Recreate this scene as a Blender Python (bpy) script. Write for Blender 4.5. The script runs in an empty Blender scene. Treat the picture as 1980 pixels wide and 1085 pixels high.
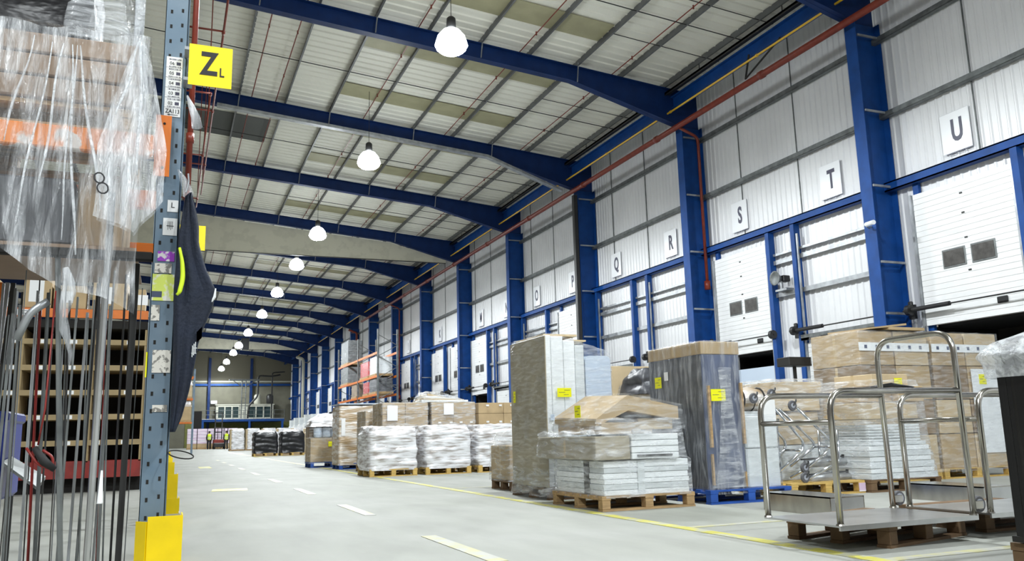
import bpy, math, random
from mathutils import Vector, Matrix, noise
random.seed(7)
SC = bpy.context.scene
COL = SC.collection
PI = math.pi

# ------------------------------------------------------------------ camera, world, exposure
cam = bpy.data.cameras.new('camera')
cam.sensor_fit = 'HORIZONTAL'; cam.sensor_width = 36.0
cam.lens = 36.0 * 1620.0 / 1980.0
cam.clip_start = 0.05; cam.clip_end = 400
co = bpy.data.objects.new('camera', cam); COL.objects.link(co)
RW = ((0.9266, 0.0457, 0.3732), (-0.3752, 0.1767, 0.9100), (-0.0243, -0.9832, 0.1809))
def cam_matrix():
    f = 1620.0
    y = Vector((322 - 990, 855 - 542.5, f)).normalized()
    z = Vector((770 - 990, -8220 - 542.5, f)).normalized()
    z = (z - y * z.dot(y)).normalized()
    x = y.cross(z)
    right = Vector((x[0], y[0], z[0])); down = Vector((x[1], y[1], z[1])); fwd = Vector((x[2], y[2], z[2]))
    m = Matrix.Identity(4)
    for i in range(3):
        m[i][0] = right[i]; m[i][1] = -down[i]; m[i][2] = -fwd[i]
    m[2][3] = 0.8
    return m
co.matrix_world = cam_matrix()
SC.camera = co
w = bpy.data.worlds.new('world'); SC.world = w; w.use_nodes = True
w.node_tree.nodes['Background'].inputs[0].default_value = (1.0, 0.96, 0.86, 1)
w.node_tree.nodes['Background'].inputs[1].default_value = 0.12
vs = SC.view_settings
vs.view_transform = 'Standard'; vs.look = 'None'; vs.gamma = 1.0; vs.use_curve_mapping = False
vs.exposure = 0.84
SC.cycles.max_bounces = 7
SC.cycles.diffuse_bounces = 4
SC.cycles.glossy_bounces = 3
SC.cycles.transmission_bounces = 4
SC.cycles.transparent_max_bounces = 14
SC.cycles.sample_clamp_indirect = 6.0
LAMP_W = 1000.0     # downlight of each high-bay
LAMP_UP = 45.0     # what leaks up through the glass reflector
LAMP_Z = 9.2
LAMP_Y = [-9.0, -0.5, 8.0, 16.5, 25.1, 35.3, 42.1, 50.7, 60.0, 70.8, 80.6, 87.6, 97.9, 107.5]

# ------------------------------------------------------------------ materials
MAT = {}
def mk(name, col, rough=0.5, metal=0.0, spec=0.5, var=0.0, vscale=4.0, bump=0.0, bscale=20.0, col2=None, stretch=(1, 1, 1), emit=None, estr=0.0, coat=0.0, vlo=0.35, vhi=0.65):
    m = bpy.data.materials.new(name); m.use_nodes = True
    nt = m.node_tree; b = nt.nodes['Principled BSDF']
    b.inputs['Base Color'].default_value = (*col, 1)
    b.inputs['Roughness'].default_value = rough
    b.inputs['Metallic'].default_value = metal
    b.inputs['Specular IOR Level'].default_value = spec
    if coat: b.inputs['Coat Weight'].default_value = coat
    tc = mp = None
    if var or bump or col2:
        tc = nt.nodes.new('ShaderNodeTexCoord'); mp = nt.nodes.new('ShaderNodeMapping')
        mp.inputs['Scale'].default_value = stretch
        nt.links.new(tc.outputs['Object'], mp.inputs[0])
    if var or col2:
        n = nt.nodes.new('ShaderNodeTexNoise'); n.inputs['Scale'].default_value = vscale; n.inputs['Detail'].default_value = 4
        nt.links.new(mp.outputs[0], n.inputs['Vector'])
        r = nt.nodes.new('ShaderNodeValToRGB')
        c2 = col2 if col2 else tuple(c * (1 - var) for c in col)
        r.color_ramp.elements[0].position = vlo; r.color_ramp.elements[1].position = vhi
        r.color_ramp.elements[0].color = (*c2, 1); r.color_ramp.elements[1].color = (*col, 1)
        nt.links.new(n.outputs[0], r.inputs[0]); nt.links.new(r.outputs[0], b.inputs['Base Color'])
    if bump:
        n2 = nt.nodes.new('ShaderNodeTexNoise'); n2.inputs['Scale'].default_value = bscale; n2.inputs['Detail'].default_value = 3
        nt.links.new(mp.outputs[0], n2.inputs['Vector'])
        bp = nt.nodes.new('ShaderNodeBump'); bp.inputs['Strength'].default_value = bump; bp.inputs['Distance'].default_value = 0.02
        nt.links.new(n2.outputs[0], bp.inputs['Height']); nt.links.new(bp.outputs[0], b.inputs['Normal'])
    if emit:
        b.inputs['Emission Color'].default_value = (*emit, 1); b.inputs['Emission Strength'].default_value = estr
    MAT[name] = m
    return m

def mk_film(name, lo, hi, col=(0.86, 0.89, 0.93), rough=0.18, stretch=(1, 1, 5), scale=4.0, bump=0.55, bscale=5.0):
    """clear plastic film: cloudy, with pale noise streaks that paint in its highlights"""
    m = bpy.data.materials.new(name); m.use_nodes = True
    nt = m.node_tree; b = nt.nodes['Principled BSDF']; out = nt.nodes['Material Output']
    b.inputs['Base Color'].default_value = (*col, 1); b.inputs['Roughness'].default_value = rough
    b.inputs['Specular IOR Level'].default_value = 0.9
    tc = nt.nodes.new('ShaderNodeTexCoord'); mp = nt.nodes.new('ShaderNodeMapping'); mp.inputs['Scale'].default_value = stretch
    nt.links.new(tc.outputs['Object'], mp.inputs[0])
    n = nt.nodes.new('ShaderNodeTexNoise'); n.inputs['Scale'].default_value = scale; n.inputs['Detail'].default_value = 6; n.inputs['Distortion'].default_value = 0.6
    nt.links.new(mp.outputs[0], n.inputs['Vector'])
    mr = nt.nodes.new('ShaderNodeMapRange')
    mr.inputs['From Min'].default_value = 0.42; mr.inputs['From Max'].default_value = 0.74
    mr.inputs['To Min'].default_value = lo; mr.inputs['To Max'].default_value = hi
    nt.links.new(n.outputs[0], mr.inputs['Value'])  # whiter noise streaks stand for highlights on the cloudy film
    tr = nt.nodes.new('ShaderNodeBsdfTransparent'); tr.inputs[0].default_value = (0.97, 0.975, 0.98, 1)
    mx = nt.nodes.new('ShaderNodeMixShader')
    nt.links.new(mr.outputs[0], mx.inputs[0]); nt.links.new(tr.outputs[0], mx.inputs[1]); nt.links.new(b.outputs[0], mx.inputs[2])
    nt.links.new(mx.outputs[0], out.inputs['Surface'])
    n2 = nt.nodes.new('ShaderNodeTexNoise'); n2.inputs['Scale'].default_value = bscale; n2.inputs['Detail'].default_value = 4; n2.inputs['Distortion'].default_value = 1.2
    nt.links.new(mp.outputs[0], n2.inputs['Vector'])
    bp = nt.nodes.new('ShaderNodeBump'); bp.inputs['Strength'].default_value = bump; bp.inputs['Distance'].default_value = 0.05
    nt.links.new(n2.outputs[0], bp.inputs['Height']); nt.links.new(bp.outputs[0], b.inputs['Normal'])
    MAT[name] = m
    return m

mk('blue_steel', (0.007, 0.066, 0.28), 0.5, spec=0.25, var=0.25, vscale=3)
mk('shaded_blue_steel', (0.004, 0.026, 0.12), 0.5, spec=0.25, var=0.25, vscale=3)  # same blue steel, darkened: the shade under the roof put into its colour
mk('wall_liner', (0.80, 0.81, 0.83), 0.35, var=0.10, vscale=0.6, spec=0.6)
mk('roof_liner', (0.84, 0.83, 0.74), 0.6, var=0.08, vscale=0.5)
mk('skylight_sheet', (0.38, 0.36, 0.22), 0.55, var=0.15, vscale=2)
mk('dark_roof_panel', (0.06, 0.065, 0.06), 0.6)
mk('purlin_grey', (0.16, 0.165, 0.17), 0.5, metal=0.3, var=0.3, vscale=2)
mk('galvanised', (0.42, 0.44, 0.46), 0.38, metal=0.6, var=0.35, vscale=5)
mk('galvanised_dull', (0.20, 0.215, 0.215), 0.5, metal=0.5, var=0.4, vscale=6)
mk('red_pipe', (0.22, 0.030, 0.014), 0.4, var=0.25, vscale=6)
mk('yellow_pipe', (0.75, 0.46, 0.03), 0.4)
mk('door_panel', (0.82, 0.83, 0.84), 0.38, var=0.06, vscale=3)
mk('door_window', (0.10, 0.095, 0.09), 0.25, var=0.4, vscale=8)
mk('black_ribbed', (0.010, 0.010, 0.011), 0.35, spec=0.4, var=0.3, vscale=3)
mk('black_rubber', (0.012, 0.012, 0.013), 0.7)
mk('dark_metal', (0.035, 0.035, 0.035), 0.45, metal=0.4)
mk('trailer_inside', (0.62, 0.72, 0.85), 0.5)
mk('board_white', (0.88, 0.90, 0.93), 0.25, spec=0.7)
mk('ink_black', (0.012, 0.012, 0.015), 0.4)
mk('ink_dark', (0.05, 0.05, 0.09), 0.4)
mk('curtain_beige', (0.60, 0.58, 0.47), 0.8, var=0.10, vscale=2.5, vlo=0.4, vhi=0.5)
mk('block_beige', (0.16, 0.155, 0.115), 0.8, var=0.15, vscale=1.5)
mk('olive_block', (0.17, 0.18, 0.05), 0.8, var=0.2)
mk('cladding_brown', (0.13, 0.12, 0.085), 0.7)
mk('cream', (0.50, 0.50, 0.42), 0.5)
mk('glass_dark', (0.03, 0.05, 0.05), 0.15)
mk('wood', (0.50, 0.33, 0.16), 0.7, var=0.35, vscale=5, stretch=(1, 6, 6), bump=0.3)
mk('wood_fresh', (0.70, 0.47, 0.14), 0.65, var=0.3, vscale=5, stretch=(1, 6, 6), bump=0.3)
mk('wood_dark', (0.20, 0.12, 0.06), 0.75, var=0.35, vscale=5, bump=0.3)
mk('blue_wood', (0.015, 0.09, 0.42), 0.6, var=0.35, vscale=6, bump=0.2)
mk('cardboard', (0.49, 0.36, 0.20), 0.75, var=0.15, vscale=3, bump=0.15, bscale=12)
mk('cardboard_pale', (0.60, 0.47, 0.29), 0.75, var=0.15, vscale=3)
mk('cardboard_dark', (0.30, 0.21, 0.12), 0.8, var=0.25, vscale=3)
mk('card_greyish', (0.40, 0.35, 0.25), 0.75, var=0.2, vscale=4)
mk('card_brown', (0.30, 0.205, 0.135), 0.75, var=0.2, vscale=4)
mk('tape', (0.55, 0.42, 0.24), 0.3)
mk('panel_grey', (0.70, 0.74, 0.75), 0.5, var=0.15, vscale=6)
mk('panel_white', (0.88, 0.91, 0.92), 0.5, var=0.08, vscale=6)
mk('panel_blue_grey', (0.55, 0.64, 0.76), 0.4, var=0.1)
mk('dark_load', (0.085, 0.088, 0.10), 0.4, var=0.5, vscale=9)
mk('slate_blue', (0.09, 0.115, 0.20), 0.35, var=0.35, vscale=3, stretch=(2, 2, 0.6))
mk('label_yellow', (0.85, 0.83, 0.0), 0.55)
mk('sign_yellow', (0.95, 0.72, 0.0), 0.45)
mk('guard_yellow', (0.86, 0.62, 0.0), 0.35, var=0.15, vscale=6)
mk('guard_beige', (0.52, 0.46, 0.30), 0.5)
mk('paint_yellow', (0.56, 0.52, 0.10), 0.5, col2=(0.46, 0.46, 0.34), vscale=5, vlo=0.42, vhi=0.52)
mk('paint_faint', (0.47, 0.45, 0.24), 0.55, col2=(0.42, 0.42, 0.38), vscale=6, vlo=0.45, vhi=0.6)
mk('white_paper', (0.82, 0.83, 0.84), 0.6)
mk('white_wrap', (0.86, 0.87, 0.91), 0.22, spec=0.9, col2=(0.36, 0.32, 0.30), vscale=5, stretch=(0.6, 0.6, 4.5), bump=1.0, bscale=5, vlo=0.34, vhi=0.54)
mk('tan_wrap', (0.80, 0.77, 0.74), 0.25, spec=0.9, col2=(0.42, 0.30, 0.17), vscale=3, stretch=(0.6, 0.6, 4), bump=0.9, bscale=7, vlo=0.42, vhi=0.60)
mk('black_wrap', (0.008, 0.008, 0.010), 0.3, spec=0.4, bump=0.5, bscale=6, var=0.01, stretch=(1, 1, 2))
mk('pink_stock', (0.66, 0.50, 0.66), 0.5, col2=(0.80, 0.76, 0.80), vscale=3, stretch=(0.2, 0.2, 6), vlo=0.45, vhi=0.5)
mk('stainless', (0.50, 0.48, 0.44), 0.20, metal=1.0, var=0.2, vscale=9, stretch=(1, 1, 0.4))
mk('stainless_sheet', (0.60, 0.61, 0.62), 0.28, metal=0.9, var=0.2, vscale=3)
mk('chrome', (0.66, 0.69, 0.74), 0.12, metal=1.0)
mk('rubber_grey', (0.10, 0.10, 0.11), 0.6)
mk('hub_grey', (0.35, 0.37, 0.42), 0.4)
mk('upright_blue_grey', (0.11, 0.17, 0.235), 0.45, col2=(0.16, 0.22, 0.28), vscale=5, metal=0.1)
mk('orange_steel', (0.66, 0.16, 0.01), 0.45, var=0.15, vscale=6)
mk('orange_worn', (0.78, 0.22, 0.015), 0.5, col2=(0.72, 0.66, 0.62), vscale=9, vlo=0.42, vhi=0.47)
mk('navy_cloth', (0.010, 0.016, 0.034), 0.85, var=0.3, vscale=8, bump=0.3, bscale=60)
mk('hivis_lime', (0.62, 0.80, 0.02), 0.6)
mk('hivis_orange', (0.85, 0.25, 0.03), 0.6)
mk('reflective', (0.75, 0.77, 0.78), 0.3)
mk('red_cloth', (0.42, 0.02, 0.03), 0.7)
mk('red_paint', (0.26, 0.02, 0.015), 0.45, var=0.3, vscale=5)
mk('red_wrap', (0.55, 0.05, 0.05), 0.3, bump=0.6, bscale=7)
mk('pine_frame', (0.36, 0.27, 0.14), 0.75, var=0.2)
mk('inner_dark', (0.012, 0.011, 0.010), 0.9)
mk('blue_plastic', (0.004, 0.025, 0.28), 0.35, var=0.2)
mk('skin', (0.55, 0.32, 0.22), 0.6)
mk('hair_dark', (0.03, 0.02, 0.015), 0.8)
mk('trousers', (0.015, 0.016, 0.02), 0.8)
mk('sticker_mix', (0.75, 0.72, 0.66), 0.6, col2=(0.25, 0.24, 0.22), vscale=40, vlo=0.45, vhi=0.5)
mk('sticker_lime', (0.70, 0.80, 0.15), 0.6, col2=(0.80, 0.80, 0.72), vscale=30, vlo=0.4, vhi=0.5)
mk('sticker_purple', (0.35, 0.05, 0.55), 0.6, col2=(0.75, 0.72, 0.74), vscale=25, vlo=0.45, vhi=0.5)
mk('lamp_lens', (1, 1, 1), 0.4, emit=(0.90, 0.97, 1.0), estr=60.0)
mk('lamp_glass', (1, 1, 1), 0.4, emit=(0.90, 0.97, 1.0), estr=9.0)
mk('lamp_lens_warm', (1, 1, 1), 0.4, emit=(0.97, 0.97, 0.92), estr=60.0)
mk_film('film', 0.05, 0.36)
mk_film('film_milky', 0.10, 0.60)
mk_film('film_vertical', 0.05, 0.34, stretch=(5, 5, 0.8), scale=4)
mk_film('poly_sheet', 0.08, 0.66, stretch=(9, 3, 1.2), scale=2.2, rough=0.12, bump=0.9, bscale=4)
mk_film('poly_bag', 0.20, 0.80, stretch=(9, 3, 1.2), scale=2.2, rough=0.12, bump=0.9, bscale=4)
mk_film('poly_fold', 0.35, 0.90, stretch=(2, 2, 1.5), scale=3, rough=0.10, bump=0.8, bscale=12)
mk_film('bubble_film', 0.35, 0.85, stretch=(1, 1, 1), scale=12, bscale=25)

def floor_material():
    m = mk('concrete', (0.60, 0.61, 0.57), 0.6, spec=0.2)
    nt = m.node_tree; b = nt.nodes['Principled BSDF']
    tc = nt.nodes.new('ShaderNodeTexCoord')
    def noise_(scale, detail, st):
        mp = nt.nodes.new('ShaderNodeMapping'); mp.inputs['Scale'].default_value = st
        nt.links.new(tc.outputs['Object'], mp.inputs[0])
        n = nt.nodes.new('ShaderNodeTexNoise'); n.inputs['Scale'].default_value = scale; n.inputs['Detail'].default_value = detail
        nt.links.new(mp.outputs[0], n.inputs['Vector']); return n
    n1 = noise_(0.5, 4, (1, 1, 1)); n2 = noise_(3, 6, (1, 0.25, 1))
    r = nt.nodes.new('ShaderNodeValToRGB')
    r.color_ramp.elements[0].position = 0.3; r.color_ramp.elements[0].color = (0.35, 0.36, 0.32, 1)
    r.color_ramp.elements[1].position = 0.7; r.color_ramp.elements[1].color = (0.46, 0.465, 0.44, 1)
    nt.links.new(n1.outputs[0], r.inputs[0])
    mx = nt.nodes.new('ShaderNodeMix'); mx.data_type = 'RGBA'; mx.blend_type = 'MULTIPLY'; mx.inputs[0].default_value = 0.35
    nt.links.new(r.outputs[0], mx.inputs[6]); nt.links.new(n2.outputs[0], mx.inputs[7])
    nt.links.new(mx.outputs[2], b.inputs['Base Color'])
    mr = nt.nodes.new('ShaderNodeMapRange'); mr.inputs['To Min'].default_value = 0.55; mr.inputs['To Max'].default_value = 0.75
    nt.links.new(n1.outputs[0], mr.inputs['Value']); nt.links.new(mr.outputs[0], b.inputs['Roughness'])
floor_material()

# ------------------------------------------------------------------ mesh helpers
class MB:
    def __init__(s): s.v = []; s.f = []
    def add(s, vs, fs):
        k = len(s.v); s.v += [tuple(p) for p in vs]; s.f += [tuple(i + k for i in q) for q in fs]; return s
    def box(s, x0, x1, y0, y1, z0, z1, c=0.0):
        if c <= 0:
            return s.add([(x0, y0, z0), (x1, y0, z0), (x1, y1, z0), (x0, y1, z0), (x0, y0, z1), (x1, y0, z1), (x1, y1, z1), (x0, y1, z1)],
                         [(0, 3, 2, 1), (4, 5, 6, 7), (0, 1, 5, 4), (1, 2, 6, 5), (2, 3, 7, 6), (3, 0, 4, 7)])
        c = min(c, abs(x1 - x0) * .45, abs(y1 - y0) * .45, abs(z1 - z0) * .45)
        def ring(z, i):
            return [(x0 + i, y0 + c, z), (x0 + c, y0 + i, z), (x1 - c, y0 + i, z), (x1 - i, y0 + c, z), (x1 - i, y1 - c, z), (x1 - c, y1 - i, z), (x0 + c, y1 - i, z), (x0 + i, y1 - c, z)]
        rs = [ring(z0, c), ring(z0 + c, 0), ring(z1 - c, 0), ring(z1, c)]
        v = [p for r in rs for p in r]; f = [tuple(range(7, -1, -1)), tuple(range(24, 32))]
        for k in range(3):
            for i in range(8):
                j = (i + 1) % 8; f.append((k * 8 + i, k * 8 + j, k * 8 + 8 + j, k * 8 + 8 + i))
        return s.add(v, f)
    def prism(s, pts, a, b, axis='y'):
        """extrude a 2-D outline between a and b along an axis"""
        n = len(pts)
        def P(p, t):
            return {'y': (p[0], t, p[1]), 'x': (t, p[0], p[1]), 'z': (p[0], p[1], t)}[axis]
        v = [P(p, a) for p in pts] + [P(p, b) for p in pts]
        f = [tuple(range(n)), tuple(range(2 * n - 1, n - 1, -1))]
        for i in range(n):
            j = (i + 1) % n; f.append((j, i, n + i, n + j))
        return s.add(v, f)
    def tube(s, pts, r, seg=8, cap=True):
        pts = [Vector(p) for p in pts]; n = len(pts); rr = r if isinstance(r, (list, tuple)) else [r] * n
        t0 = (pts[1] - pts[0]).normalized()
        a = t0.orthogonal().normalized(); V = []; F = []
        for i, p in enumerate(pts):
            if i == 0: t = t0
            elif i == n - 1: t = (pts[i] - pts[i - 1]).normalized()
            else: t = ((pts[i] - pts[i - 1]).normalized() + (pts[i + 1] - pts[i]).normalized()).normalized()
            a = (a - t * a.dot(t)).normalized(); b = t.cross(a)
            for k in range(seg):
                g = 2 * PI * k / seg; V.append(p + a * (rr[i] * math.cos(g)) + b * (rr[i] * math.sin(g)))
        for i in range(n - 1):
            for k in range(seg):
                l = (k + 1) % seg; F.append((i * seg + k, i * seg + l, (i + 1) * seg + l, (i + 1) * seg + k))
        if cap:
            F.append(tuple(range(seg - 1, -1, -1))); F.append(tuple((n - 1) * seg + k for k in range(seg)))
        return s.add(V, F)
    def cyl(s, p, q, r, seg=12): return s.tube([p, q], r, seg)
    def lathe(s, prof, c=(0, 0, 0), seg=16, axis='z'):
        V = []; F = []; n = len(prof)
        for r, h in prof:
            for k in range(seg):
                g = 2 * PI * k / seg; x, y = r * math.cos(g), r * math.sin(g)
                p = {'z': (x, y, h), 'x': (h, x, y), 'y': (x, h, y)}[axis]
                V.append((p[0] + c[0], p[1] + c[1], p[2] + c[2]))
        for i in range(n - 1):
            for k in range(seg):
                l = (k + 1) % seg; F.append((i * seg + k, i * seg + l, (i + 1) * seg + l, (i + 1) * seg + k))
        F.append(tuple(range(seg - 1, -1, -1))); F.append(tuple((n - 1) * seg + k for k in range(seg)))
        return s.add(V, F)
    def build(s, name, mat, parent=None, smooth=False, **tags):
        me = bpy.data.meshes.new(name); me.from_pydata(s.v, [], s.f); me.materials.append(MAT[mat])
        if smooth: me.polygons.foreach_set('use_smooth', [True] * len(me.polygons))
        me.update()
        o = bpy.data.objects.new(name, me); COL.objects.link(o)
        if parent: o.parent = parent
        for k, v in tags.items(): o[k] = v
        return o

def arc_path(pts, r, n=6):
    """polyline with rounded corners"""
    P = [Vector(p) for p in pts]; out = [P[0]]
    for i in range(1, len(P) - 1):
        a = (P[i - 1] - P[i]); b = (P[i + 1] - P[i]); d = min(r, a.length * .49, b.length * .49)
        A = P[i] + a.normalized() * d; B = P[i] + b.normalized() * d
        for k in range(n + 1):
            t = k / n; out.append(A * (1 - t) ** 2 + P[i] * 2 * t * (1 - t) + B * t ** 2)
    out.append(P[-1]); return out

def thing(name, loc, label, cat, group=None, rz=0.0):
    o = bpy.data.objects.new(name, None); COL.objects.link(o); o.location = loc; o.rotation_euler = (0, 0, rz)
    o.empty_display_size = 0.1
    o['label'] = label; o['category'] = cat
    if group: o['group'] = group
    return o
def tag(o, label, cat, group=None):
    o['label'] = label; o['category'] = cat
    if group: o['group'] = group
    return o
def struct(o): o['kind'] = 'structure'; return o
def copy_tree(o, parent=None):
    c = o.copy(); COL.objects.link(c); c.parent = parent
    for ch in list(o.children): copy_tree(ch, c)
    return c
def copy_at(o, loc, label, rz=None, group=None):
    c = copy_tree(o); c.location = loc; c['label'] = label
    if rz is not None: c.rotation_euler = (0, 0, rz)
    if group: c['group'] = group
    return c

def text_mesh(txt, size, mat, name, loc, rot, parent=None, ext=0.002, bold=0.0, sx=1.0, align='CENTER'):
    cu = bpy.data.curves.new('text', 'FONT'); cu.body = txt; cu.size = size; cu.extrude = ext; cu.offset = bold
    cu.align_x = align; cu.align_y = 'CENTER'; cu.resolution_u = 3
    ob = bpy.data.objects.new('text', cu); COL.objects.link(ob)
    bpy.context.view_layer.update()
    dg = bpy.context.evaluated_depsgraph_get()
    me = bpy.data.meshes.new_from_object(ob.evaluated_get(dg))
    bpy.data.objects.remove(ob); bpy.data.curves.remove(cu)
    M = Matrix.Translation(loc) @ rot @ Matrix.Diagonal((sx, 1, 1, 1))
    me.transform(M); me.materials.clear(); me.materials.append(MAT[mat])
    o = bpy.data.objects.new(name, me); COL.objects.link(o)
    if parent: o.parent = parent
    return o
FACE_CAM = Matrix.Rotation(PI / 2, 4, 'X')                                      # reads from -Y
FACE_AISLE = Matrix.Rotation(-PI / 2, 4, 'Z') @ Matrix.Rotation(PI / 2, 4, 'X')   # reads from -X

def nz(x, y, z): return noise.noise(Vector((x, y, z)))

def film_shell(secs, amp=0.012, seed=0.0, nu=72, nv=30, top=True, rad=0.04, horiz=True):
    """wrapped skin around a load; secs = [(z, x0, x1, y0, y1), ...] from bottom to top"""
    mb = MB(); V = []; F = []
    zs = [s[0] for s in secs]; z0, z1 = zs[0], zs[-1]
    for j in range(nv + 1):
        z = z0 + (z1 - z0) * j / nv
        for a, b in zip(secs, secs[1:]):
            if a[0] <= z <= b[0] + 1e-6: break
        t = 0 if b[0] == a[0] else (z - a[0]) / (b[0] - a[0])
        x0, x1, y0, y1 = [a[k] * (1 - t) + b[k] * t for k in range(1, 5)]
        cx, cy = (x0 + x1) / 2, (y0 + y1) / 2; hx, hy = (x1 - x0) / 2, (y1 - y0) / 2
        per = 4 * (hx + hy)
        for i in range(nu):
            d = per * i / nu
            if d < 2 * hx: px, py, nx, ny = -hx + d, -hy, 0, -1
            elif d < 2 * hx + 2 * hy: px, py, nx, ny = hx, -hy + (d - 2 * hx), 1, 0
            elif d < 4 * hx + 2 * hy: px, py, nx, ny = hx - (d - 2 * hx - 2 * hy), hy, 0, 1
            else: px, py, nx, ny = -hx, hy - (d - 4 * hx - 2 * hy), -1, 0
            # soften the corners
            ex, ey = hx - abs(px), hy - abs(py)
            if ex < rad and ey < rad:
                k = (rad - max(ex, ey)) * 0.3; px -= math.copysign(k, px); py -= math.copysign(k, py)
            sx, sy = (2.0, 7.0) if horiz else (7.0, 1.5)
            w_ = amp * (nz((px + cx) * sx + seed, (py + cy) * sx, z * sy) + 0.28 * nz((px + cx) * 6 + seed, (py + cy) * 6, z * 13))
            V.append((cx + px + nx * w_, cy + py + ny * w_, z + (amp * 0.7 * nz(px * 6 + seed, py * 6, 3.3) if j == nv else 0)))
    for j in range(nv):
        for i in range(nu):
            l = (i + 1) % nu; F.append((j * nu + i, j * nu + l, (j + 1) * nu + l, (j + 1) * nu + i))
    if top:
        base = nv * nu; cx = sum(V[base + i][0] for i in range(nu)) / nu; cy = sum(V[base + i][1] for i in range(nu)) / nu
        prev = base
        for r in range(1, 5):
            s_ = 1 - r / 5; k0 = len(V)
            for i in range(nu):
                p = V[base + i]; x, y = cx + (p[0] - cx) * s_, cy + (p[1] - cy) * s_
                V.append((x, y, p[2] + amp * 0.8 * nz(x * 5 + seed, y * 5, 9)))
            for i in range(nu):
                l = (i + 1) % nu; F.append((prev + i, prev + l, k0 + l, k0 + i))
            prev = k0
        k0 = len(V); V.append((cx, cy, sum(V[prev + i][2] for i in range(nu)) / nu))
        for i in range(nu): F.append((prev + i, prev + (i + 1) % nu, k0))
    mb.add(V, F); return mb

ORD = ['first', 'second', 'third', 'fourth', 'fifth', 'sixth', 'seventh', 'eighth', 'ninth', 'tenth', 'eleventh', 'twelfth', 'thirteenth', 'fourteenth', 'fifteenth', 'sixteenth', 'seventeenth', 'eighteenth', 'nineteenth', 'twentieth']

# ------------------------------------------------------------------ building shell
BAY = [-0.8, 6.3, 13.3, 20.2, 27.15, 34.15, 41.2, 48.3, 55.35, 62.4, 69.45, 76.5, 83.55, 90.6, 97.6, 104.6]
XF, XW, YE = 13.8, 14.55, 111.5
def zr(x): return 11.99 - 0.083 * x          # top of the rafters
MB().box(-14, 18, -14, YE + 1, -0.2, 0).build('floor', 'concrete', kind='structure')

def corrugated_x(mb, X, y0, y1, z0, z1, pitch=0.19, d=0.022):
    ys = []; y = math.floor(y0 / pitch) * pitch
    while y < y1 + pitch:
        for dy, dx in ((0, 0), (0.11, 0), (0.135, -d), (0.165, -d)): ys.append((y + dy, dx))
        y += pitch
    ys = [(y0, 0)] + [p for p in ys if y0 < p[0] < y1] + [(y1, 0)]
    V = []; F = []
    for y, dx in ys: V += [(X + dx, y, z0), (X + dx, y, z1)]
    for i in range(len(ys) - 1): F.append((2 * i, 2 * i + 1, 2 * i + 3, 2 * i + 2))
    mb.add(V, F)
DZ = 2.83
DPITCH, DY0 = 3.51, 11.5
doors = [(k, DY0 + DPITCH * k) for k in range(-3, 28)]
doors = [d for d in doors if d[1] < YE - 2]
wall = MB()
corrugated_x(wall, XW, -14, YE, DZ, 11.1)
prev = -14
for k, y in doors:
    corrugated_x(wall, XW, prev, y - 1.13, 0, DZ); prev = y + 1.13
corrugated_x(wall, XW, prev, YE, 0, DZ)
wall.build('wall_right', 'wall_liner', kind='structure')
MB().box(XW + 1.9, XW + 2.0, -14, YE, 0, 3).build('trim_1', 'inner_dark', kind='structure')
# vertical joints in the liner
tr = MB(); y = -12.0
seams = []
for b in range(1, len(BAY) - 1):
    for q in (0.30, 0.63):
        yy = BAY[b] * 1.055 + (BAY[b + 1] - BAY[b]) * q; tr.box(XW - 0.045, XW - 0.02, yy - .011, yy + .011, 6.05, 10.9)
tr.build('trim_2', 'galvanised_dull', kind='structure')
# roof sheet, ribs running down the slope
roof = MB(); V = []; F = []; y = -14.0; ys = []
while y < YE + 0.2:
    for dy, dz in ((0, 0), (0.25, 0), (0.275, -0.035), (0.31, -0.035)): ys.append((y + dy, dz))
    y += 0.333
for y, dz in ys: V += [(-14, y, zr(-14) + .21 + dz), (XW + .3, y, zr(XW + .3) + .21 + dz)]
for i in range(len(ys) - 1): F.append((2 * i, 2 * i + 1, 2 * i + 3, 2 * i + 2))
roof.add(V, F).build('ceiling', 'roof_liner', kind='structure')
n_ = 0
PX = [3.15 + 1.46 * k for k in range(-9, 8)]
for b in range(2, len(BAY) - 1):
    y0, y1 = BAY[b], BAY[b + 1]
    for q in (0.14, 0.66):
        ya = y0 + (y1 - y0) * q; n_ += 1
        m = MB(); xa, xb = PX[10] + .04, PX[14] - .04
        m.add([(xa, ya, zr(xa) + .165), (xb, ya, zr(xb) + .165), (xb, ya + .95, zr(xb) + .165), (xa, ya + .95, zr(xa) + .165),
               (xa, ya, zr(xa) + .18), (xb, ya, zr(xb) + .18), (xb, ya + .95, zr(xb) + .18), (xa, ya + .95, zr(xa) + .18)],
              [(0, 1, 2, 3), (7, 6, 5, 4), (0, 4, 5, 1), (1, 5, 6, 2), (2, 6, 7, 3), (3, 7, 4, 0)])
        m.build('window_%d' % n_, 'skylight_sheet', kind='structure')
m = MB(); xa, xb = -1.0, 2.9
m.add([(xa, 29.2, zr(xa) + .16), (xb, 29.2, zr(xb) + .16), (xb, 31.6, zr(xb) + .16), (xa, 31.6, zr(xa) + .16), (xa, 29.2, zr(xa) + .175), (xb, 29.2, zr(xb) + .175), (xb, 31.6, zr(xb) + .175), (xa, 31.6, zr(xa) + .175)],
      [(0, 1, 2, 3), (7, 6, 5, 4), (0, 4, 5, 1), (1, 5, 6, 2), (2, 6, 7, 3), (3, 7, 4, 0)])
m.build('trim_3', 'dark_roof_panel', kind='structure')
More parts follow.
